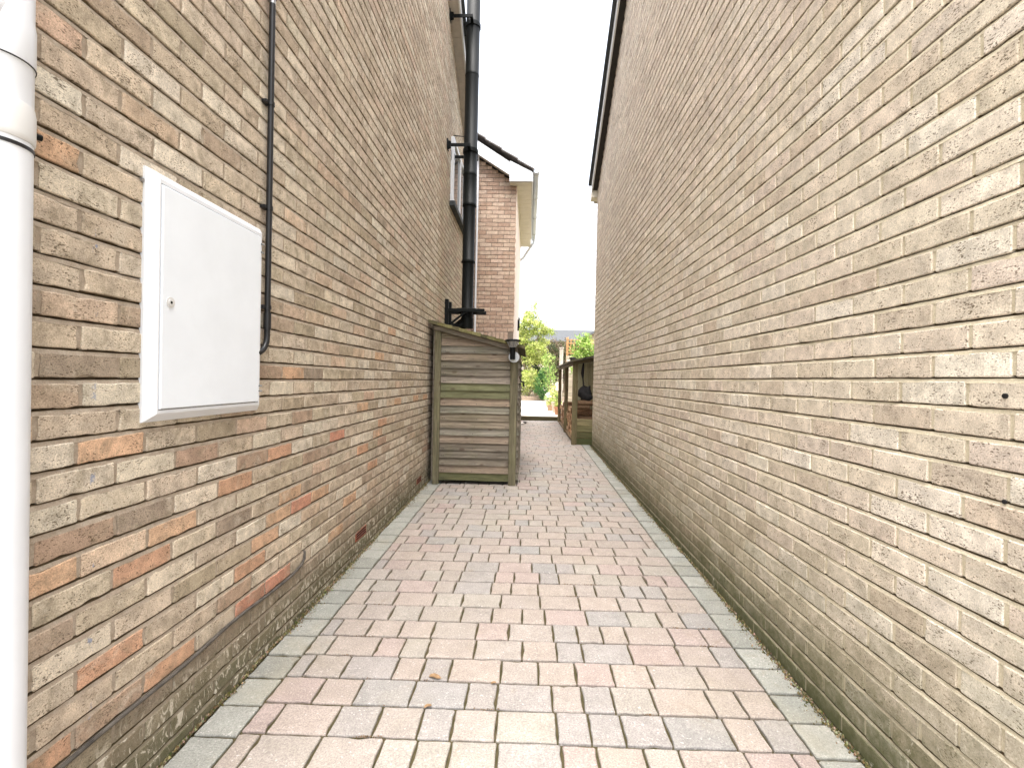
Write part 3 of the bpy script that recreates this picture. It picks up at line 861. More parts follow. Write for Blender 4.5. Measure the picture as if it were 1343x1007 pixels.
# low cable
m = MB(); zc = EYE-1.0; cx = XL+0.007
pts = []
yy = 0.76
while yy < 2.36:
    pts.append((cx+0.002*math.sin(yy*9), yy, zc+0.006*math.sin(yy*4.1)+0.003*math.sin(yy*11))); yy += 0.06
pts += [(cx, 2.42, zc+0.012), (cx, 2.455, zc+0.035), (cx-0.004, 2.465, zc+0.065), (XL-0.01, 2.468, zc+0.075)]
m.tube(pts, 0.0065, 10)
tag(m.build('cable', mat_plain('dusty black cable', (0.075, 0.066, 0.055), 0.85, var=0.5, nscale=20)), 'dusty black cable running level along the left wall just above the dirty plinth', 'cable')
# mortar fillet the cable sits against
# big white soil pipe at the picture's left edge
PXc, PYc, PR_ = XL+0.083, 0.922, 0.056
DP = empty('drainpipe', (PXc, PYc, 0), 'large white plastic drainpipe with collars at the near corner of the left wall', 'drainpipe')
m = MB(); m.tube([(PXc, PYc, -0.01), (PXc, PYc, EYE+0.46)], PR_, 40); put(m.build('lower_pipe', MAT['upvc']), DP)
m = MB()
zz = EYE+0.46
m.tube([(PXc, PYc, zz+0.0), (PXc, PYc, zz+0.004), (PXc, PYc, zz+0.012), (PXc, PYc, zz+0.06), (PXc, PYc, zz+0.075)], [PR_+0.001, PR_+0.003, PR_+0.0035, PR_+0.0035, PR_+0.001], 40)
put(m.build('collar', MAT['upvc2']), DP)
m = MB(); m.tube([(PXc, PYc, zz-0.016), (PXc, PYc, zz-0.009)], PR_+0.0018, 40)
m.box(PXc-0.1, PXc-0.03, PYc-0.01, PYc+0.01, zz-0.016, zz-0.004)
put(m.build('strap', MAT['black']), DP)
m = MB(); m.tube([(PXc, PYc, zz+0.07), (PXc, PYc, zz+0.15), (PXc, PYc, zz+0.16), (PXc, PYc, zz+0.235), (PXc, PYc, zz+0.25), (PXc, PYc, 5.2)], [PR_, PR_, PR_+0.0025, PR_+0.0025, PR_, PR_], 40)
put(m.build('upper_pipe', MAT['upvc']), DP)
m = MB(); m.tube([(PXc, PYc, zz+0.155), (PXc, PYc, zz+0.157)], PR_+0.0032, 40); put(m.build('seal', MAT['black']), DP)
m = MB(); m.tube([(PXc+0.0, PYc, zz+0.27), (PXc-0.0, PYc-0.09, zz+0.20), (PXc+0.01, PYc-0.2, zz+0.17)], 0.05, 24); put(m.build('branch', MAT['upvc']), DP)
m = MB(); m.tube([(PXc+PR_*0.35, PYc+PR_*0.95, zz+0.035), (PXc+PR_*0.45, PYc+PR_*1.22, zz+0.035)], 0.0065, 10); put(m.build('screw', MAT['blackmetal']), DP)

# small plug in the right wall
m = MB(); m.tube([(XR+0.002, 1.184, EYE-0.014), (XR-0.004, 1.184, EYE-0.014)], 0.0065, 14)
tag(m.build('wall_plug', MAT['black']), 'tiny round black plug in a pale brick near the right edge of the picture', 'plug')

m = MB(); m.tube([(XR+0.002, 1.180, EYE-0.268), (XR-0.0015, 1.180, EYE-0.268)], 0.0055, 12)
tag(m.build('screw_hole', MAT['dark']), 'tiny dark drill hole low down near the right edge of the picture', 'hole')

# ------------------------------------------------------------ flue
FX, FY = -0.875, 6.62; fr = 0.094
FL = empty('flue', (FX, FY, EYE+0.62), 'tall black twin-wall stove flue bracketed off the left flank above the log store', 'flue')
secs = [(0.70, 1.62, fr*0.86), (1.62, 2.40, fr*0.9), (2.40, 2.82, fr), (2.82, 3.14, fr), (3.14, 4.20, fr), (4.20, 4.90, fr), (4.90, 6.2, fr), (6.2, 7.6, fr)]
for i, (a, b_, r_) in enumerate(secs):
    m = MB(); m.tube([(FX, FY, EYE+a+0.003), (FX, FY, EYE+a+0.03), (FX, FY, EYE+a+0.031), (FX, FY, EYE+b_-0.003)], [r_+0.0015, r_+0.0015, r_, r_], 36)
    sct = put(m.build('section', MAT['blackmetal']), FL)
for zz in (1.62, 2.40, 2.82, 3.14, 4.20, 4.90):
    m = MB(); m.tube([(FX, FY, EYE+zz-0.010), (FX, FY, EYE+zz+0.0), (FX, FY, EYE+zz+0.010)], [fr+0.002, fr+0.004, fr+0.002], 36)
    put(m.build('locking_band', MAT['blackmetal']), FL)
m = MB(); m.tube([(FX, FY, EYE+0.84), (FX, FY, EYE+0.70), (FX-0.03, FY, EYE+0.66), (FX-0.14, FY, EYE+0.66), (XL-0.01, FY, EYE+0.66)][:2], fr*0.95, 30)
m.tube([(FX-0.02, FY, EYE+0.78), (FX-0.12, FY, EYE+0.70), (XL-0.005, FY, EYE+0.70)], fr*0.75, 24)
put(m.build('elbow', MAT['blackmetal']), FL)
for zz in (3.15, 4.88):
    m = MB()
    for yy in (FY-0.20, FY+0.15):
        m.box(XL-0.002, XL+0.012, yy-0.05, yy+0.05, EYE+zz-0.07, EYE+zz+0.07, 0.003)
        m.box(XL+0.012, FX+0.02, yy-0.006, yy+0.006, EYE+zz-0.022, EYE+zz+0.022, 0.002)
        m.box(XL+0.012, XL+0.05, yy-0.016, yy+0.016, EYE+zz-0.045, EYE+zz+0.045, 0.003)
        for dz in (-0.05, 0.05): m.tube([(XL+0.012, yy, EYE+zz+dz), (XL+0.03, yy, EYE+zz+dz)], 0.009, 8)
    m.tube([(FX, FY, EYE+zz-0.025), (FX, FY, EYE+zz+0.025)], fr+0.012, 36)
    m.box(FX-0.02, FX+0.02, FY-0.21, FY-fr+0.01, EYE+zz-0.02, EYE+zz+0.02, 0.002)
    put(m.build('bracket', MAT['blackmetal']), FL)
m = MB(); zz = 0.935
for yy in (FY-0.13, FY+0.12):
    m.box(XL-0.002, XL+0.05, yy-0.02, yy+0.02, EYE+0.66, EYE+1.08, 0.003)
    m.box(XL+0.05, -0.62, yy-0.02, yy+0.02, EYE+zz-0.025, EYE+zz+0.02, 0.003)
    m.loft([[(XL+0.05, yy-0.01, EYE+0.70), (XL+0.05, yy-0.01, EYE+0.74), (FX-0.02, yy-0.01, EYE+zz-0.02), (FX+0.02, yy-0.01, EYE+zz-0.02)],
            [(XL+0.05, yy+0.01, EYE+0.70), (XL+0.05, yy+0.01, EYE+0.74), (FX-0.02, yy+0.01, EYE+zz-0.02), (FX+0.02, yy+0.01, EYE+zz-0.02)]])
m.box(FX-0.13, FX+0.13, FY-0.109, FY+0.099, EYE+zz+0.021, EYE+zz+0.032, 0.002)
put(m.build('support_bracket', MAT['blackmetal']), FL)
m = MB(); m.tube([(XL, 6.9, EYE+3.52), (XL+0.2, 6.9, EYE+3.50)], 0.007, 6)
tag(m.build('stub_rod', MAT['black']), 'thin dark rod sticking out of the wall between the two upper flue brackets', 'rod')

# ------------------------------------------------------------ log stores
def wcol(c, r, v=0.1): return jitcol(c, r, v, 0.02)
WG, WB, WP, WO_ = lin((136,131,118)), lin((120,112,100)), lin((144,134,122)), lin((110,114,72))
r1_ = random.Random(31)
S0, S1, SX0, SX1 = 5.45, 7.35, -1.087, -0.125
def roofz(x): return EYE+0.655 + (x-(-1.15))*(-0.272/1.09)
ST = empty('log_store', (-0.6, 6.4, gz(-0.6, 6.4)), 'tall lean-to log store of weathered lapped boards below the black flue', 'log store')
def post(mb, x0, x1, y0, y1, ztop, c, r):
    mb.col = (*wcol(c, r)[:3], r.random()); mb.box(x0, x1, y0, y1, gz(x0, y0)-0.002, ztop, 0.004)
for (a, b_, yy0, yy1) in ((SX0, SX0+0.07, S0, S0+0.07), (SX1-0.085, SX1, S0, S0+0.07), (SX0, SX0+0.07, S1-0.07, S1), (SX1-0.085, SX1, S1-0.07, S1)):
    m = MB(); post(m, a, b_, yy0, yy1, roofz(a)-0.03, lin((118,112,90)), r1_); put(m.build('post', MAT['wood_z']), ST)
pitch = 0.0865
def lap_boards_x(x0, x1, yf, z0, ztopf, cols, gap, r):
    """feather-edged boards facing the camera side; each leans so its foot stands proud"""
    mb = MB(); k = 0; z = z0
    while z < EYE+0.62:
        zt = z+pitch+0.012
        # clip under the sloping roof
        mb.col = (*wcol(cols(k), r)[:3], r.random())
        tl, tr = min(zt, ztopf(x0)), min(zt, ztopf(x1))
        if tl - z < 0.02: break
        tr = max(tr, z+0.002)
        xe = x1
        if tr <= z+0.002:
            xe = x0 + (x1-x0)*max(0.05, (ztopf(x0)-z)/(ztopf(x0)-ztopf(x1)+1e-6)); xe = min(x1, xe)
        w_ = r.uniform(-0.0015, 0.0015)
        n = 8; fr_ = []; bk = []
        up_, upb = [], []
        for i in range(n+1):
            x = x0+(xe-x0)*i/n; t_ = max(z+0.004, min(zt, ztopf(x)))
            dy = 0.002*math.sin(i*0.9+k)
            fr_.append((x, yf-0.024+w_+dy, z)); up_.append((x, yf-0.007+w_+dy*0.5, t_)); bk.append((x, yf-0.008, z)); upb.append((x, yf-0.002, t_))
        loop = [fr_, up_, upb, bk]
        for q in range(4):
            A, B = loop[q], loop[(q+1) % 4]
            for i in range(n):
                mb.quad(A[i], A[i+1], B[i+1], B[i])
        mb.poly([fr_[0], up_[0], upb[0], bk[0]]); mb.poly([fr_[-1], bk[-1], upb[-1], up_[-1]])
        for nx_ in (x0+0.03, x0+0.045+r.uniform(0, .01), (x0+xe)/2+r.uniform(-.03, .03), xe-0.035):
            if tl-z > 0.06:
                zz_ = z+0.022+r.uniform(-.003, .003); c_ = mb.col; mb.mi = 1
                mb.box(nx_-0.003, nx_+0.003, yf-0.0265, yf-0.019, zz_-0.003, zz_+0.003); mb.mi = 0; mb.col = c_
        z += pitch; k += 1
    return mb
def cols1(k):
    if k in (11, 12): return lin((114,114,86))
    if k == 0: return lin((98,98,70))
    return [WG, WP, WB, lin((140,126,110)), lin((132,122,106))][r1_.randrange(5)]
mb = lap_boards_x(SX0+0.072, SX1-0.087, S0+0.045, gz(-0.6, S0)+0.045, lambda x: roofz(x)-0.05, cols1, 0, r1_)
put(mb.build('side_panel', [MAT['wood_x'], MAT['dark']]), ST)
m = MB(); m.col = (*lin((60,54,44)), .5); m.box(SX0+0.071, SX1-0.086, S0+0.05, S0+0.06, gz(-0.6, S0)+0.05, roofz(SX1)-0.06)
put(m.build('panel_lining', MAT['wood_x']), ST)
mb = lap_boards_x(SX0+0.072, SX1-0.087, S1-0.01, gz(-0.6, S1)+0.045, lambda x: roofz(x)-0.05, cols1, 0, r1_)
put(mb.build('side_panel', [MAT['wood_x'], MAT['dark']]), ST)
m = MB()                                # front slats facing the path
for k in range(17):
    z = gz(0, S0)+0.05+k*pitch
    if z+0.08 > roofz(SX1)-0.04: break
    m.col = (*wcol([WG, WP, WB][k % 3], r1_)[:3], r1_.random())
    r0 = [(SX1+0.002, S0+0.071, z+pitch), (SX1+0.0, S0+0.071, z), (SX1+0.028, S0+0.071, z), (SX1+0.008, S0+0.071, z+pitch)]
    m.loft([r0, [(p[0], S1, p[2]) for p in r0]])
put(m.build('front_panel', MAT['wood_y']), ST)
m = MB()                                # back boards
m.col = (*WB, .3); m.box(SX0-0.02, SX0-0.004, S0+0.02, S1-0.02, gz(-1, S0)+0.05, roofz(SX0)-0.05)
put(m.build('back_panel', MAT['wood_y']), ST)
m = MB()                                # rail under the roof
n = 1
m.col = (*wcol(WB, r1_)[:3], .7)
xa, xb = SX0+0.0, SX1-0.0
m.loft([[(xa, S0-0.004, roofz(xa)-0.085), (xb, S0-0.004, roofz(xb)-0.085), (xb, S0-0.004, roofz(xb)-0.032), (xa, S0-0.004, roofz(xa)-0.032)],
        [(xa, S0-0.022, roofz(xa)-0.085), (xb, S0-0.022, roofz(xb)-0.085), (xb, S0-0.022, roofz(xb)-0.032), (xa, S0-0.022, roofz(xa)-0.032)]])
put(m.build('roof_rail', MAT['wood_x']), ST)
def felt_roof(x0, x1, y0, y1, zf, n, r, cs):
    mb = MB(); ny = 14
    for i in range(n):
        a = x0+(x1-x0)*i/n; b2 = x0+(x1-x0)*(i+1)/n + (x1-x0)/n*0.18
        mb.col = (*jitcol(cs[r.randrange(len(cs))], r, 0.2)[:3], r.random())
        rings = []
        for q in range(ny+1):
            y = y0+(y1-y0)*q/ny + (r.uniform(-0.008, 0.008) if q in (0, ny) else 0)
            e = 0.012; w_ = r.uniform(-0.003, 0.003)
            rings.append([(a, y, zf(a)-0.030), (b2, y, zf(b2)-0.030), (b2+r.uniform(-.003,.003), y, zf(b2)+e+w_), (a, y, zf(a)+0.002+w_)])
        mb.loft(rings)
    return mb
MOSS = [lin((84,80,58)), lin((96,92,60)), lin((70,66,54)), lin((108,104,72))]
put(felt_roof(-1.155, -0.065, S0-0.055, S1+0.05, roofz, 13, r1_, MOSS).build('roof', MAT['felt']), ST)

# solar wall light on the near post
LX, LY, LZ = -0.185, S0-0.03, EYE+0.255
WL = empty('wall_light', (LX, S0, LZ), 'stainless solar wall lamp with black cap on the near post of the tall log store', 'lamp')
m = MB(); m.tube([(LX+0.015, S0-0.001, LZ), (LX+0.015, S0-0.022, LZ)], 0.062, 28); put(m.build('back_plate', MAT['steel']), WL)
m = MB(); m.tube([(LX, S0-0.02, LZ), (LX, S0-0.075, LZ), (LX, S0-0.085, LZ+0.01), (LX, S0-0.085, LZ+0.13)], [0.016, 0.016, 0.018, 0.022], 16); put(m.build('stem', MAT['steel']), WL)
m = MB(); lyc = S0-0.085
m.tube([(LX, lyc, LZ-0.03), (LX, lyc, LZ+0.105)], 0.030, 20); put(m.build('body', MAT['blackmetal']), WL)
t = NT('clear ribbed plastic'); t.b.inputs['Transmission Weight'].default_value = 0.7
MAT['clear'] = t.out((0.8, 0.82, 0.84), 0.25, spec=0.5)
m = MB(); m.tube([(LX, lyc, LZ+0.106), (LX, lyc, LZ+0.172)], [0.034, 0.068], 24); put(m.build('lens', MAT['clear']), WL)
for q in range(12):
    a = q*math.pi/6
    m = MB(); m.tube([(LX+0.035*math.cos(a), lyc+0.035*math.sin(a), LZ+0.106), (LX+0.070*math.cos(a), lyc+0.070*math.sin(a), LZ+0.172)], 0.0025, 6)
    put(m.build('rib', MAT['steel']), WL)
m = MB(); m.tube([(LX, lyc, LZ+0.173), (LX, lyc, LZ+0.178), (LX, lyc, LZ+0.19), (LX, lyc, LZ+0.197)], [0.086, 0.09, 0.088, 0.05], 28); put(m.build('cap', MAT['blackmetal']), WL)
m = MB(); m.tube([(SX1+0.02, 6.0, EYE-0.02), (SX1+0.06, 6.0, EYE-0.03), (SX1+0.065, 6.0, EYE-0.09)], 0.012, 8)
m.box(SX1+0.012, SX1+0.03, 5.97, 6.03, EYE-0.06, EYE+0.02, 0.003)
tag(m.build('coat_hook', MAT['black']), 'small black hook on the path side of the tall log store', 'hook')

# second, lower store beyond the right house
T0, T1, TX0, TX1 = 8.71, 12.9, 0.812, 1.34
def roofz2(x): return EYE+0.375 + (x-0.78)*0.20
r2_ = random.Random(41)
ST2 = empty('log_store', (1.05, 10.8, gz(1, 10.8)), 'low open-fronted green-stained log store past the end of the right house', 'log store')
GP = lin((112,102,76)); GP2 = lin((96,94,64))
for yy, w_ in ((T0, 0.095), (10.62, 0.08), (T1-0.08, 0.08)):
    m = MB(); m.col = (*wcol(GP, r2_)[:3], r2_.random()); m.box(TX0, TX0+w_, yy, yy+0.075, gz(TX0, yy)-0.002, roofz2(TX0)-0.035, 0.004)
    put(m.build('post', MAT['wood_z']), ST2)
for yy in (T0, T1-0.075):
    m = MB(); m.col = (*wcol(GP, r2_)[:3], r2_.random()); m.box(TX1-0.07, TX1, yy, yy+0.075, gz(TX1, yy)-0.002, roofz2(TX1)-0.035, 0.004)
    put(m.build('post', MAT['wood_z']), ST2)
m = MB()
for k in range(4):
    z = gz(1, T0)+0.005+k*0.118
    m.col = (*wcol([lin((78,82,52)), GP2, lin((118,112,80)), lin((136,126,94))][k], r2_)[:3], r2_.random())
    m.box(TX0+0.096, TX1-0.071, T0+0.012+0.002*(k%2), T0+0.034, z, z+0.113, 0.003)
put(m.build('end_panel', MAT['wood_x']), ST2)
m = MB()
for k in range(28):
    yy = T0+0.1+k*0.146
    m.col = (*wcol([lin((132,128,96)), lin((118,116,84))][k % 2], r2_)[:3], r2_.random())
    m.box(TX1-0.02, TX1-0.002, yy, yy+0.14, gz(TX1, yy)+0.03, roofz2(TX1)-0.05, 0.002)
put(m.build('back_panel', MAT['wood_z']), ST2)
m = MB(); m.col = (*wcol(lin((96,86,66)), r2_)[:3], .2); m.box(TX0-0.0, TX0+0.035, T0+0.076, T1-0.081, roofz2(TX0)-0.10, roofz2(TX0)-0.036, 0.003)
put(m.build('front_beam', MAT['wood_y']), ST2)
m = MB(); m.col = (*wcol(lin((96,86,66)), r2_)[:3], .4)
m.loft([[(TX0, T0-0.02, roofz2(TX0)-0.095), (TX1, T0-0.02, roofz2(TX1)-0.095), (TX1, T0-0.02, roofz2(TX1)-0.034), (TX0, T0-0.02, roofz2(TX0)-0.034)],
        [(TX0, T0-0.002, roofz2(TX0)-0.095), (TX1, T0-0.002, roofz2(TX1)-0.095), (TX1, T0-0.002, roofz2(TX1)-0.034), (TX0, T0-0.002, roofz2(TX0)-0.034)]])
put(m.build('end_beam', MAT['wood_x']), ST2)
put(felt_roof(0.765, 1.40, T0-0.10, T1+0.08, roofz2, 7, r2_, [lin((70,66,56)), lin((84,80,64)), lin((58,56,50))]).build('roof', MAT['felt']), ST2)
m = MB(); m.col = (*wcol(lin((120,100,76)), r2_)[:3], .4); m.box(TX0+0.02, TX1-0.03, T0+0.1, T1-0.1, gz(1, T0)+0.05, gz(1, T0)+0.075)
put(m.build('floor_board', MAT['wood_y']), ST2)

def log_mesh(r, L, rad):
    mb = MB(); n = 9
    split = r.random() < 0.6
    a0 = r.uniform(0, 6.28); prof = []
    for k in range(n):
        a = k/n*2*math.pi
        q = rad*r.uniform(0.88, 1.08)
        x, z = q*math.cos(a), q*math.sin(a)
        if split and math.cos(a-a0) > 0.25:
            f = 0.25/math.cos(a-a0); x *= f*1.3; z *= f*1.3
        prof.append((x, z))
    bark = (*lin(r.choice([(120,92,68), (104,82,62), (138,108,82)])), r.random())
    cut = (*lin(r.choice([(206,170,132), (190,150,116), (176,140,112), (214,184,150)])), r.random())
    rings = [[(x0, p[0]*s, p[1]*s) for p in prof] for x0, s in ((-L/2, 0.98), (-L/6, 1.0), (L/6, 0.99), (L/2, 0.97))]
    base = len(mb.v)
    mb.col = bark; mb.loft(rings, False, False)
    if split:                         # the split face shows pale wood
        for i, f in enumerate(mb.f):
            j = i % n
            am = (j+0.5)/n*2*math.pi
            if math.cos(am-a0) > 0.3: mb.c[i] = cut
    mb.col = cut
    mb.poly([p for p in reversed(rings[0])]); mb.poly(rings[-1])
    return mb
lr = random.Random(9)
proto = []
for q in range(14):
    o = log_mesh(lr, 0.36, 0.062).build('log', MAT['log']); proto.append(o.data); bpy.data.objects.remove(o)
rows = 0
zb0 = gz(1, T0)+0.075
for rrow in range(5):
    yy = T0+0.155 + (0.055 if rrow % 2 else 0)
    while yy < T1-0.16:
        if not (10.54 < yy < 10.78 and False):
            hz = zb0+0.060+rrow*0.108
            if not (rrow == 4 and lr.random() < 0.35):
                o = bpy.data.objects.new('log', proto[lr.randrange(len(proto))]); C.objects.link(o)
                o.location = (TX0+0.25+lr.uniform(-0.025, 0.025), yy, hz+lr.uniform(-0.004, 0.004))
                o.rotation_euler = (lr.uniform(0, 6.28), lr.uniform(-0.03, 0.03), lr.uniform(-0.04, 0.04))
                tag(o, 'split firewood log stacked with its cut end to the path in the low green store', 'log', 'firewood stacked in the low store')
        yy += lr.uniform(0.125, 0.138)
for q, (zz, xx, lb) in enumerate(((0.66, 0.99, 'pale split log lying crossways on top of the stack'), (0.73, 1.04, 'topmost pinkish log lying crossways below the black bag'))):
    o = log_mesh(lr, 0.30, 0.055).build('log', MAT['log']); o.location = (xx, T0+0.12, gz(1, T0)+zz+0.03); o.rotation_euler = (lr.uniform(0, 6), 0, 0.1)
    tag(o, lb, 'log')
# black bag hanging in the store's near end
BG = empty('bag', (1.06, 8.86, EYE-0.2), 'black cloth bag hanging on a strap in the near end of the low store', 'bag')
m = MB(); m.smooth = True
rings = []
for q in range(9):
    f = q/8; z = EYE-0.37+0.27*f; rr = 0.118*math.sin(math.pi*(0.1+0.8*f))**0.45*(1.0-0.2*f)
    rings.append([(1.06+0.02*math.sin(q)+rr*1.2*math.cos(a)*(1+0.22*math.sin(3*a+q*1.7)), 8.87+rr*0.75*math.sin(a)*(1+0.2*math.cos(2*a+q)), z+0.02*math.sin(2*a+q)) for a in [k/14*2*math.pi for k in range(14)]])
m.loft(rings); put(m.build('pouch', MAT['fabric']), BG)
m = MB(); m.tube([(1.03, 8.87, EYE-0.13), (1.01, 8.86, EYE+0.04), (1.00, 8.865, EYE+0.14), (1.02, 8.87, EYE+0.36)], [0.016, 0.012, 0.03, 0.012], 8); put(m.build('strap', MAT['fabric']), BG)
# oddments on that roof
for (xx, yy, c, lb) in ((0.86, 9.4, (60,58,56), 'small dark pot lying on the low store roof'), (0.95, 11.2, (220,214,204), 'small pale dish on the low store roof')):
    m = MB(); m.col = (*lin(c), 0.2); z = roofz2(xx)+0.014
    m.tube([(xx, yy, z-0.002), (xx, yy, z+0.05), (xx, yy, z+0.055)], [0.045, 0.07, 0.06], 14)
    tag(m.build('pot', MAT['pot']), lb, 'pot')

# ------------------------------------------------------------ greenery
def leaves(mb, blobs, size, pal, r, clump=0.16, per=26, down=0.3):
    """leaf-sized folded faces gathered in clumps through ellipsoid volumes: blobs = (centre, radii, number of clumps)"""
    for (c, rad, n) in blobs:
        for q in range(n):
            while True:
                p = (r.uniform(-1, 1), r.uniform(-1, 1), r.uniform(-1, 1)); d = math.sqrt(sum(v*v for v in p))
                if d < 1 and r.random() < 0.25+0.75*d: break
            cc = [c[i]+p[i]*rad[i] for i in range(3)]
            tone = pal[r.randrange(len(pal))]; tk = r.uniform(0.75, 1.25)
            cl = clump*r.uniform(0.6, 1.3)
            for k in range(per):
                x, y_, z = (cc[0]+r.gauss(0, cl*0.5), cc[1]+r.gauss(0, cl*0.5), cc[2]+r.gauss(0, cl*0.4))
                s = size*r.uniform(0.6, 1.3)
                a = Vector((r.gauss(0, 1), r.gauss(0, 1), r.gauss(0, 1)-down)).normalized()
                b = a.cross(Vector((r.gauss(0, 1), r.gauss(0, 1), r.gauss(0, 1)))).normalized()
                P = Vector((x, y_, z)); k2 = tk*r.uniform(0.85, 1.15)
                mb.col = (tone[0]*k2, tone[1]*k2, tone[2]*k2, 0)
                mb.quad(P-a*s, P+b*s*0.45, P+a*s, P-b*s*0.45)
YG = [lin((164,176,90)), lin((190,198,116)), lin((132,148,70)), lin((206,210,138))]
GR = [lin((62,104,52)), lin((80,122,60)), lin((48,86,44)), lin((98,136,72))]
LG = [lin((142,168,84)), lin((168,188,110)), lin((118,146,72))]
OL = [lin((92,98,62)), lin((110,98,78)), lin((76,84,52)), lin((128,108,92))]
DG = [lin((44,62,36)), lin((58,78,44)), lin((36,50,30))]
gr_ = random.Random(77)
def shrub(name, label, cat, base, blobs, size, pal, stems=6, clump=0.16, per=26, hstem=0.6, group=None):
    e = empty(name, base, label, cat, group)
    m = MB(); leaves(m, blobs, size, pal, gr_, clump, per); put(m.build('crown', MAT['leaf']), e)
    m = MB()
    for k in range(stems):
        a = gr_.uniform(0, 6.28); c = blobs[k % len(blobs)][0]
        m.tube([(base[0]+0.05*math.cos(a), base[1]+0.05*math.sin(a), base[2]-0.02), ((base[0]+c[0])/2+0.1*math.cos(a), (base[1]+c[1])/2, (base[2]+c[2])/2), (c[0]+0.15*math.cos(a), c[1]+0.15*math.sin(a), c[2])], [0.018, 0.013, 0.006], 6)
    put(m.build('trunk', MAT['bark']), e)
    return e
# rear garden bed with low brown edging wall
m = MB(); m.box(-8, 8, 23.6, 40, -0.3, 0.42); tag(m.build('garden_bed', mat_plain('garden soil', lin((92,80,58)), 0.95, var=0.3, bump=0.5, nscale=5)), kind='structure')
m = MB(); m.box(-3, 2.6, 23.51, 23.59, 0.0, 0.46, 0.01); tag(m.build('edging_wall', mat_plain('brown edging brick', lin((136,120,104)), 0.9, var=0.2, bump=0.4, nscale=14)), 'low brown edging wall at the back of the pale patio', 'wall')
shrub('shrub', 'low yellow-green bush at the back of the patio, left of the round dark green one', 'shrub', (0.02, 24.2, 0.42),
      [((0.0, 24.2, 1.35), (0.55, 0.5, 0.55), 120), ((-0.3, 24.3, 0.9), (0.5, 0.4, 0.45), 70), ((0.45, 24.4, 1.0), (0.3, 0.4, 0.4), 40)], 0.040, YG, clump=0.14, per=22)
shrub('shrub', 'rounded dark green bush standing at the far edge of the patio', 'shrub', (0.82, 23.9, 0.42),
      [((0.72, 23.3, 0.95), (0.42, 0.4, 0.65), 150), ((0.80, 23.4, 1.5), (0.33, 0.33, 0.45), 90)], 0.035, GR, clump=0.11, per=24)
shrub('shrub', 'slender airy pale green shrub just right of the round dark bush', 'shrub', (1.02, 20.5, ZP),
      [((0.85, 20.5, 1.9), (0.32, 0.3, 0.75), 60), ((0.95, 20.4, 1.2), (0.28, 0.3, 0.55), 30)], 0.032, LG, stems=8, clump=0.15, per=14)
shrub('shrub', 'tall dusky purple-green shrub behind the slender pale one', 'shrub', (1.6, 27, 0.42),
      [((1.3, 27, 2.8), (0.85, 0.7, 0.85), 170), ((1.0, 27.3, 1.8), (0.9, 0.7, 0.9), 140)], 0.05, OL, clump=0.2, per=24)
shrub('shrub', 'dark evergreen bush behind the yellow-green bush', 'shrub', (0.1, 27.5, 0.42),
      [((-0.2, 27.5, 1.9), (0.9, 0.6, 1.0), 170), ((0.5, 27.6, 1.4), (0.8, 0.5, 0.8), 120)], 0.05, DG, clump=0.2, per=24)
# leaning tree
TE = empty('tree', (0.42, 25.3, 0.42), 'small leaning tree with forked pale trunk and lime green crown', 'tree')
m = MB()
m.tube([(0.46, 25.3, 0.40), (0.30, 25.3, 1.3), (-0.02, 25.2, 2.2), (-0.25, 25.2, 3.0), (-0.20, 25.2, 3.8), (0.0, 25.2, 4.6)], [0.12, 0.10, 0.08, 0.06, 0.04, 0.015], 12)
m.tube([(0.36, 25.3, 0.9), (0.0, 25.35, 1.6), (-0.4, 25.4, 2.4), (-0.7, 25.4, 3.4)], [0.09, 0.08, 0.06, 0.02], 10)
m.tube([(-0.02, 25.2, 2.2), (0.10, 25.1, 2.9), (0.5, 25.1, 3.6), (0.8, 25, 4.0)], [0.05, 0.045, 0.03, 0.01], 8)
m.tube([(0.0, 25.2, 2.0), (0.4, 25.1, 2.5), (0.9, 25.1, 2.9)], [0.04, 0.03, 0.01], 8)
put(m.build('trunk', MAT['bark']), TE)
m = MB()
leaves(m, [((0.05, 25.1, 4.55), (0.40, 0.5, 0.45), 46), ((-0.35, 25.2, 4.1), (0.6, 0.5, 0.6), 60), ((0.45, 25.0, 4.0), (0.55, 0.5, 0.42), 46), ((0.95, 25.0, 3.85), (0.35, 0.3, 0.22), 18),
           ((0.4, 25.0, 2.9), (0.6, 0.5, 0.42), 70), ((0.15, 25.0, 2.35), (0.5, 0.4, 0.35), 44), ((-0.7, 25.3, 3.2), (0.6, 0.5, 0.8), 70), ((0.8, 25, 2.35), (0.4, 0.4, 0.3), 26), ((0.25, 25, 5.15), (0.15, 0.2, 0.2), 6), ((0.1, 25.4, 3.4), (1.0, 0.6, 0.9), 130)],
       0.055, YG, gr_, 0.19, 21)
put(m.build('crown', MAT['leaf']), TE)
# pots along the right of the terrace
def pot(x, y, r_, h, c, label, pal=None, ph=0.3, square=False):
    e = empty('plant_pot', (x, y, ZP), label, 'plant pot', 'pots and planters along the right of the patio')
    m = MB(); m.col = (*lin(c), 0.5)
    if square: m.box(x-r_, x+r_, y-r_, y+r_, ZP-0.001, ZP+h, 0.01)
    else: m.tube([(x, y, ZP-0.001), (x, y, ZP+h*0.8), (x, y, ZP+h*0.81), (x, y, ZP+h)], [r_*0.7, r_*0.95, r_*1.08, r_*1.08], 18)
    put(m.build('container', MAT['pot']), e)
    if pal:
        m = MB(); leaves(m, [((x, y, ZP+h+ph*0.45), (r_*0.9, r_*0.9, ph*0.5), 14)], 0.03, pal, gr_, 0.07, 16); put(m.build('plant', MAT['leaf']), e)
pot(0.90, 14.3, 0.11, 0.24, (176,130,100), 'orange terracotta pot nearest the step', YG, 0.15)
pot(0.90, 15.2, 0.15, 0.34, (206,192,176), 'pale stone pot second from the step', LG, 0.2)
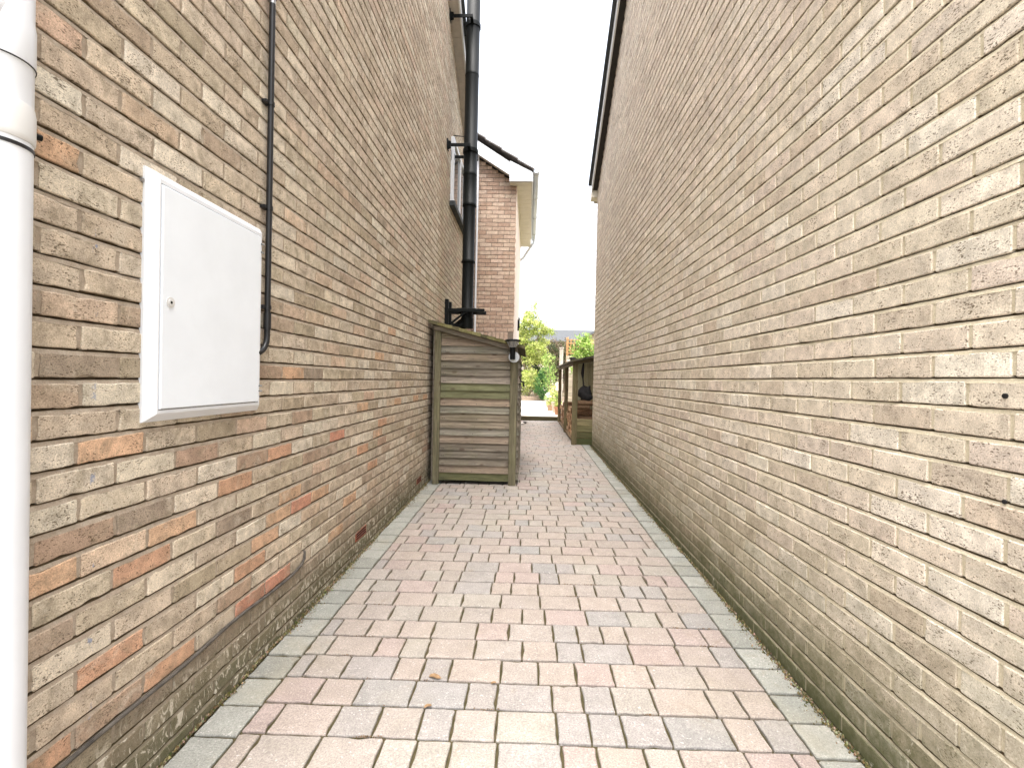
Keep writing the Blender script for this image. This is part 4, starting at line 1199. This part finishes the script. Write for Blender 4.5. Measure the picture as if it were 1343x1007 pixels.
pot(0.93, 16.3, 0.19, 0.46, (198,170,140), 'buff square planter in the middle of the pot row', YG, 0.25, True)
pot(0.98, 17.8, 0.18, 0.40, (176,132,106), 'dull red pot behind the buff square planter', LG, 0.2)
pot(0.98, 19.2, 0.22, 0.52, (226,222,212), 'tall white square planter at the far end of the row', YG, 0.3, True)
pot(0.74, 16.0, 0.10, 0.2, (176,150,124), 'small buff pot standing proud of the pot row', YG, 0.2)
pot(0.78, 18.4, 0.12, 0.26, (198,190,178), 'small pale pot beside the dull red one', LG, 0.22)
pot(0.86, 20.6, 0.12, 0.42, (214,208,196), 'narrow white planter beside the slender shrub', None, 0, True)
# pale fence post, trellis, bamboo
m = MB(); m.col = (*lin((206,198,184)), .4); m.box(0.94, 1.05, 14.6, 14.71, 0.05, EYE+0.98, 0.006); m.box(0.925, 1.065, 14.585, 14.725, EYE+0.98, EYE+1.01, 0.004)
tag(m.build('fence_post', MAT['wood_z']), 'pale square post rising just behind the low log store', 'post')
TF = empty('trellis_fence', (1.9, 15.6, 0), 'orange-stained timber fence with trellis top above the low log store', 'fence')
orr = lin((200,156,110))
for q in range(4):
    m = MB(); m.col = (*orr, .2*q); xx = 1.22+q*0.62; m.box(xx, xx+0.07, 15.62, 15.69, -0.3, EYE+1.42, 0.004); put(m.build('post', MAT['wood_z']), TF)
m = MB()
for q in range(22):
    z = -0.1+q*0.10; m.col = (*jitcol(lin((196,186,168)), gr_, 0.1)[:3], gr_.random())
    if z < EYE+0.85: m.box(1.22, 3.15, 15.60, 15.618, z, z+0.094, 0.002)
put(m.build('board_panel', MAT['wood_x']), TF)
m = MB()
for q in range(18):
    m.col = (*jitcol(orr, gr_, 0.1)[:3], gr_.random()); xx = 1.24+q*0.11; m.box(xx, xx+0.028, 15.596, 15.608, EYE+0.86, EYE+1.36)
for q in range(5):
    m.col = (*jitcol(orr, gr_, 0.1)[:3], gr_.random()); z = EYE+0.88+q*0.11; m.box(1.22, 3.15, 15.609, 15.619, z, z+0.028)
put(m.build('trellis', MAT['wood_x']), TF)
BB = empty('bamboo', (1.75, 14.9, 0.1), 'upright bright green bamboo-like plant in front of the orange trellis', 'plant')
m = MB()
for q in range(26):
    x, y_ = 1.72+gr_.gauss(0, 0.13), 14.9+gr_.gauss(0, 0.12)
    h_ = EYE+1.25+gr_.uniform(-0.5, 0.4); tx = x+gr_.gauss(0, 0.12)
    m.tube([(x, y_, 0.05), ((x+tx)/2, y_, h_*0.6), (tx, y_, h_)], [0.007, 0.006, 0.002], 5)
put(m.build('stems', mat_plain('green cane', lin((150,160,80)), 0.5, var=0.2)), BB)
m = MB(); leaves(m, [((1.72, 14.9, EYE+0.75), (0.42, 0.22, 0.70), 190)], 0.045, [lin((150,178,88)), lin((174,196,112)), lin((122,156,74))], gr_, 0.12, 15, down=0.9)
put(m.build('foliage', MAT['leaf']), BB)
# side fence hiding the neighbours to the right of the store
FN = empty('garden_fence', (1.9, 11, 0), 'weathered board fence behind the low log store', 'fence')
m = MB()
for q in range(44):
    yy = 8.75+q*0.155; m.col = (*jitcol(lin((176,168,150)), gr_, 0.08)[:3], gr_.random()); m.box(1.52, 1.54, yy, yy+0.148, 0.0, EYE+0.40, 0.002)
put(m.build('boards', MAT['wood_z']), FN)
m = MB(); m.col = (*lin((160,150,130)), .2)
for q in range(4): m.box(1.541, 1.62, 8.8+q*2.2, 8.88+q*2.2, -0.3, EYE+0.38)
put(m.build('posts', MAT['wood_z']), FN)

# ------------------------------------------------------------ far houses
def far_house(label, x0, x1, y0, y1, zw, zr, wallm, roofm, wins, ridge_x=True, zbase=-0.35):
    e = empty('far_house', ((x0+x1)/2, (y0+y1)/2, zbase), label, 'house')
    m = MB(); m.box(x0, x1, y0, y1, zbase, zw)
    if not ridge_x:
        xm = (x0+x1)/2; m.loft([[(x0, y0, zw), (x1, y0, zw), (xm, y0, zr-0.15)], [(x0, y1, zw), (x1, y1, zw), (xm, y1, zr-0.15)]])
    put(m.build('wall', wallm), e)
    m = MB(); o = 0.4
    if ridge_x:
        ym = (y0+y1)/2
        roof_slab_x = [[(x, y0-o, zw-0.1), (x, ym, zr), (x, y1+o, zw-0.1), (x, y1+o, zw-0.3), (x, ym, zr-0.22), (x, y0-o, zw-0.3)] for x in (x0-o, x1+o)]
    else:
        xm = (x0+x1)/2
        roof_slab_x = [[(x0-o, y, zw-0.1), (xm, y, zr), (x1+o, y, zw-0.1), (x1+o, y, zw-0.3), (xm, y, zr-0.2), (x0-o, y, zw-0.3)] for y in (y0-o, y1+o)]
    m.loft(roof_slab_x); put(m.build('roof', roofm), e)
    for (wx, wz, ww_, wh) in wins:
        m = MB()
        m.box(wx, wx+ww_, y0-0.05, y0+0.02, wz, wz+wh)
        f = put(m.build('window', MAT['upvc']), e)
        m = MB(); m.box(wx+0.08, wx+ww_-0.08, y0-0.06, y0-0.051, wz+0.08, wz+wh-0.08); m.build('pane', MAT['glass'], f)
    return e
far_house('far pale house with long grey roof beyond the garden trees', -3.0, 8.0, 60, 67, EYE+5.0, EYE+6.7, MAT['render'], mat_plain('slate', lin((78,80,82)), 0.9, var=0.1, nscale=3),
          [(2.2, EYE+3.2, 1.2, 1.3), (5.0, EYE+3.2, 1.2, 1.3), (-1.5, EYE+3.2, 1.2, 1.3)])
far_house('grey gabled house partly hidden by the corner of the right flank', 4.2, 14.0, 44, 52, EYE+3.5, EYE+6.4, MAT['farbrick'], mat_plain('dark slate', lin((92,94,98)), 0.8, var=0.1, nscale=3),
          [(5.4, EYE+1.8, 1.2, 1.2)], ridge_x=False)
GH = empty('rooftop_structure', (2.2, 62, EYE+6.0), 'pale railed rooftop structure showing above the far grey roof', 'roof structure')
m = MB(); m.box(1.4, 3.1, 63.4, 65, EYE+5.9, EYE+7.4); put(m.build('wall', mat_plain('pale cladding', lin((198,204,210)), 0.7)), GH)
m = MB()
for q in range(7): m.box(1.3+q*0.28, 1.34+q*0.28, 62.6, 62.64, EYE+6.2, EYE+7.5)
m.box(1.3, 3.05, 62.6, 62.64, EYE+7.5, EYE+7.6); put(m.build('railing', MAT['steel']), GH)
# far trees
def far_tree(x, y, h, wd, pal, label):
    e = empty('tree', (x, y, -0.3), label, 'tree', 'trees beyond the garden')
    m = MB(); m.tube([(x, y, -0.4), (x+0.1, y, h*0.4), (x, y, h*0.75)], [0.22, 0.16, 0.05], 10); put(m.build('trunk', MAT['bark']), e)
    m = MB(); leaves(m, [((x, y, h*0.68), (wd, wd*0.7, h*0.3), 200), ((x-wd*0.3, y, h*0.5), (wd*0.8, wd*0.6, h*0.25), 120)], 0.09, pal, gr_, 0.35, 18); put(m.build('crown', MAT['leaf']), e)
far_tree(2.6, 34, 4.2, 1.2, OL, 'dull olive tree beyond the garden, right of the lime crown')
far_tree(-1.5, 33, 4.6, 1.5, DG, 'dark green tree beyond the garden, behind the lime crown')

# ------------------------------------------------------------ litter on the path
dl = random.Random(2)
for (px_, py_, s_, lb) in ((-0.366, 2.0-0.02, 0.020, 'curled brown dead leaf lying left of centre on the pale paving'), (-0.36, 1.80, 0.012, 'small brown leaf fragment between the larger leaf and the camera'),
                      (-0.115, 1.95, 0.010, 'tiny dark leaf scrap stuck in a joint near the middle of the path')):
    m = MB(); a = dl.uniform(0, 6.28)
    pts = []
    for q in range(9):
        t_ = q/9*6.283; rr = s_*(1+0.35*math.cos(2*t_))*dl.uniform(0.8, 1.15)
        x, y_ = px_+rr*math.cos(t_+a), py_+rr*math.sin(t_+a)
        pts.append((x, y_, gz(x, y_)+0.004+0.006*abs(math.sin(t_))))
    n0 = len(m.v); m.v += pts + [(px_, py_, gz(px_, py_)+0.006)]
    m.col = (*lin((122,98,72)), 0)
    for q in range(9): m.face((n0+q, n0+(q+1) % 9, n0+9))
    tag(m.build('dead_leaf', MAT['log']), lb, 'leaf', 'dead leaves on the paving')
m = MB(); m.tube([(-0.70, S0-0.02, gz(0, S0)+0.004), (-0.685, S0-0.05, gz(0, S0)+0.03)], 0.003, 6)
tag(m.build('twig', MAT['upvc2']), 'pale twig poking out under the tall log store', 'twig')
for (xx, yy, c, rad) in ((-0.07, 12.3, (70,66,62), 0.05), (-0.13, 12.1, (206,202,196), 0.045)):
    m = MB(); m.smooth = True; rings = []
    for q in range(6):
        f = 0.08+0.84*q/5; rr = rad*math.sin(math.pi*f)
        rings.append([(xx+rr*math.cos(k*0.785)*1.2, yy+rr*math.sin(k*0.785), gz(xx, yy)-0.004+rad*1.5*f) for k in range(8)])
    m.col = (*lin(c), 0.1); m.loft(rings)
    tag(m.build('stone', MAT['pot']), ('dark' if c[0] < 100 else 'white') + ' rounded stone on the paving by the far end of the tall store', 'stone')
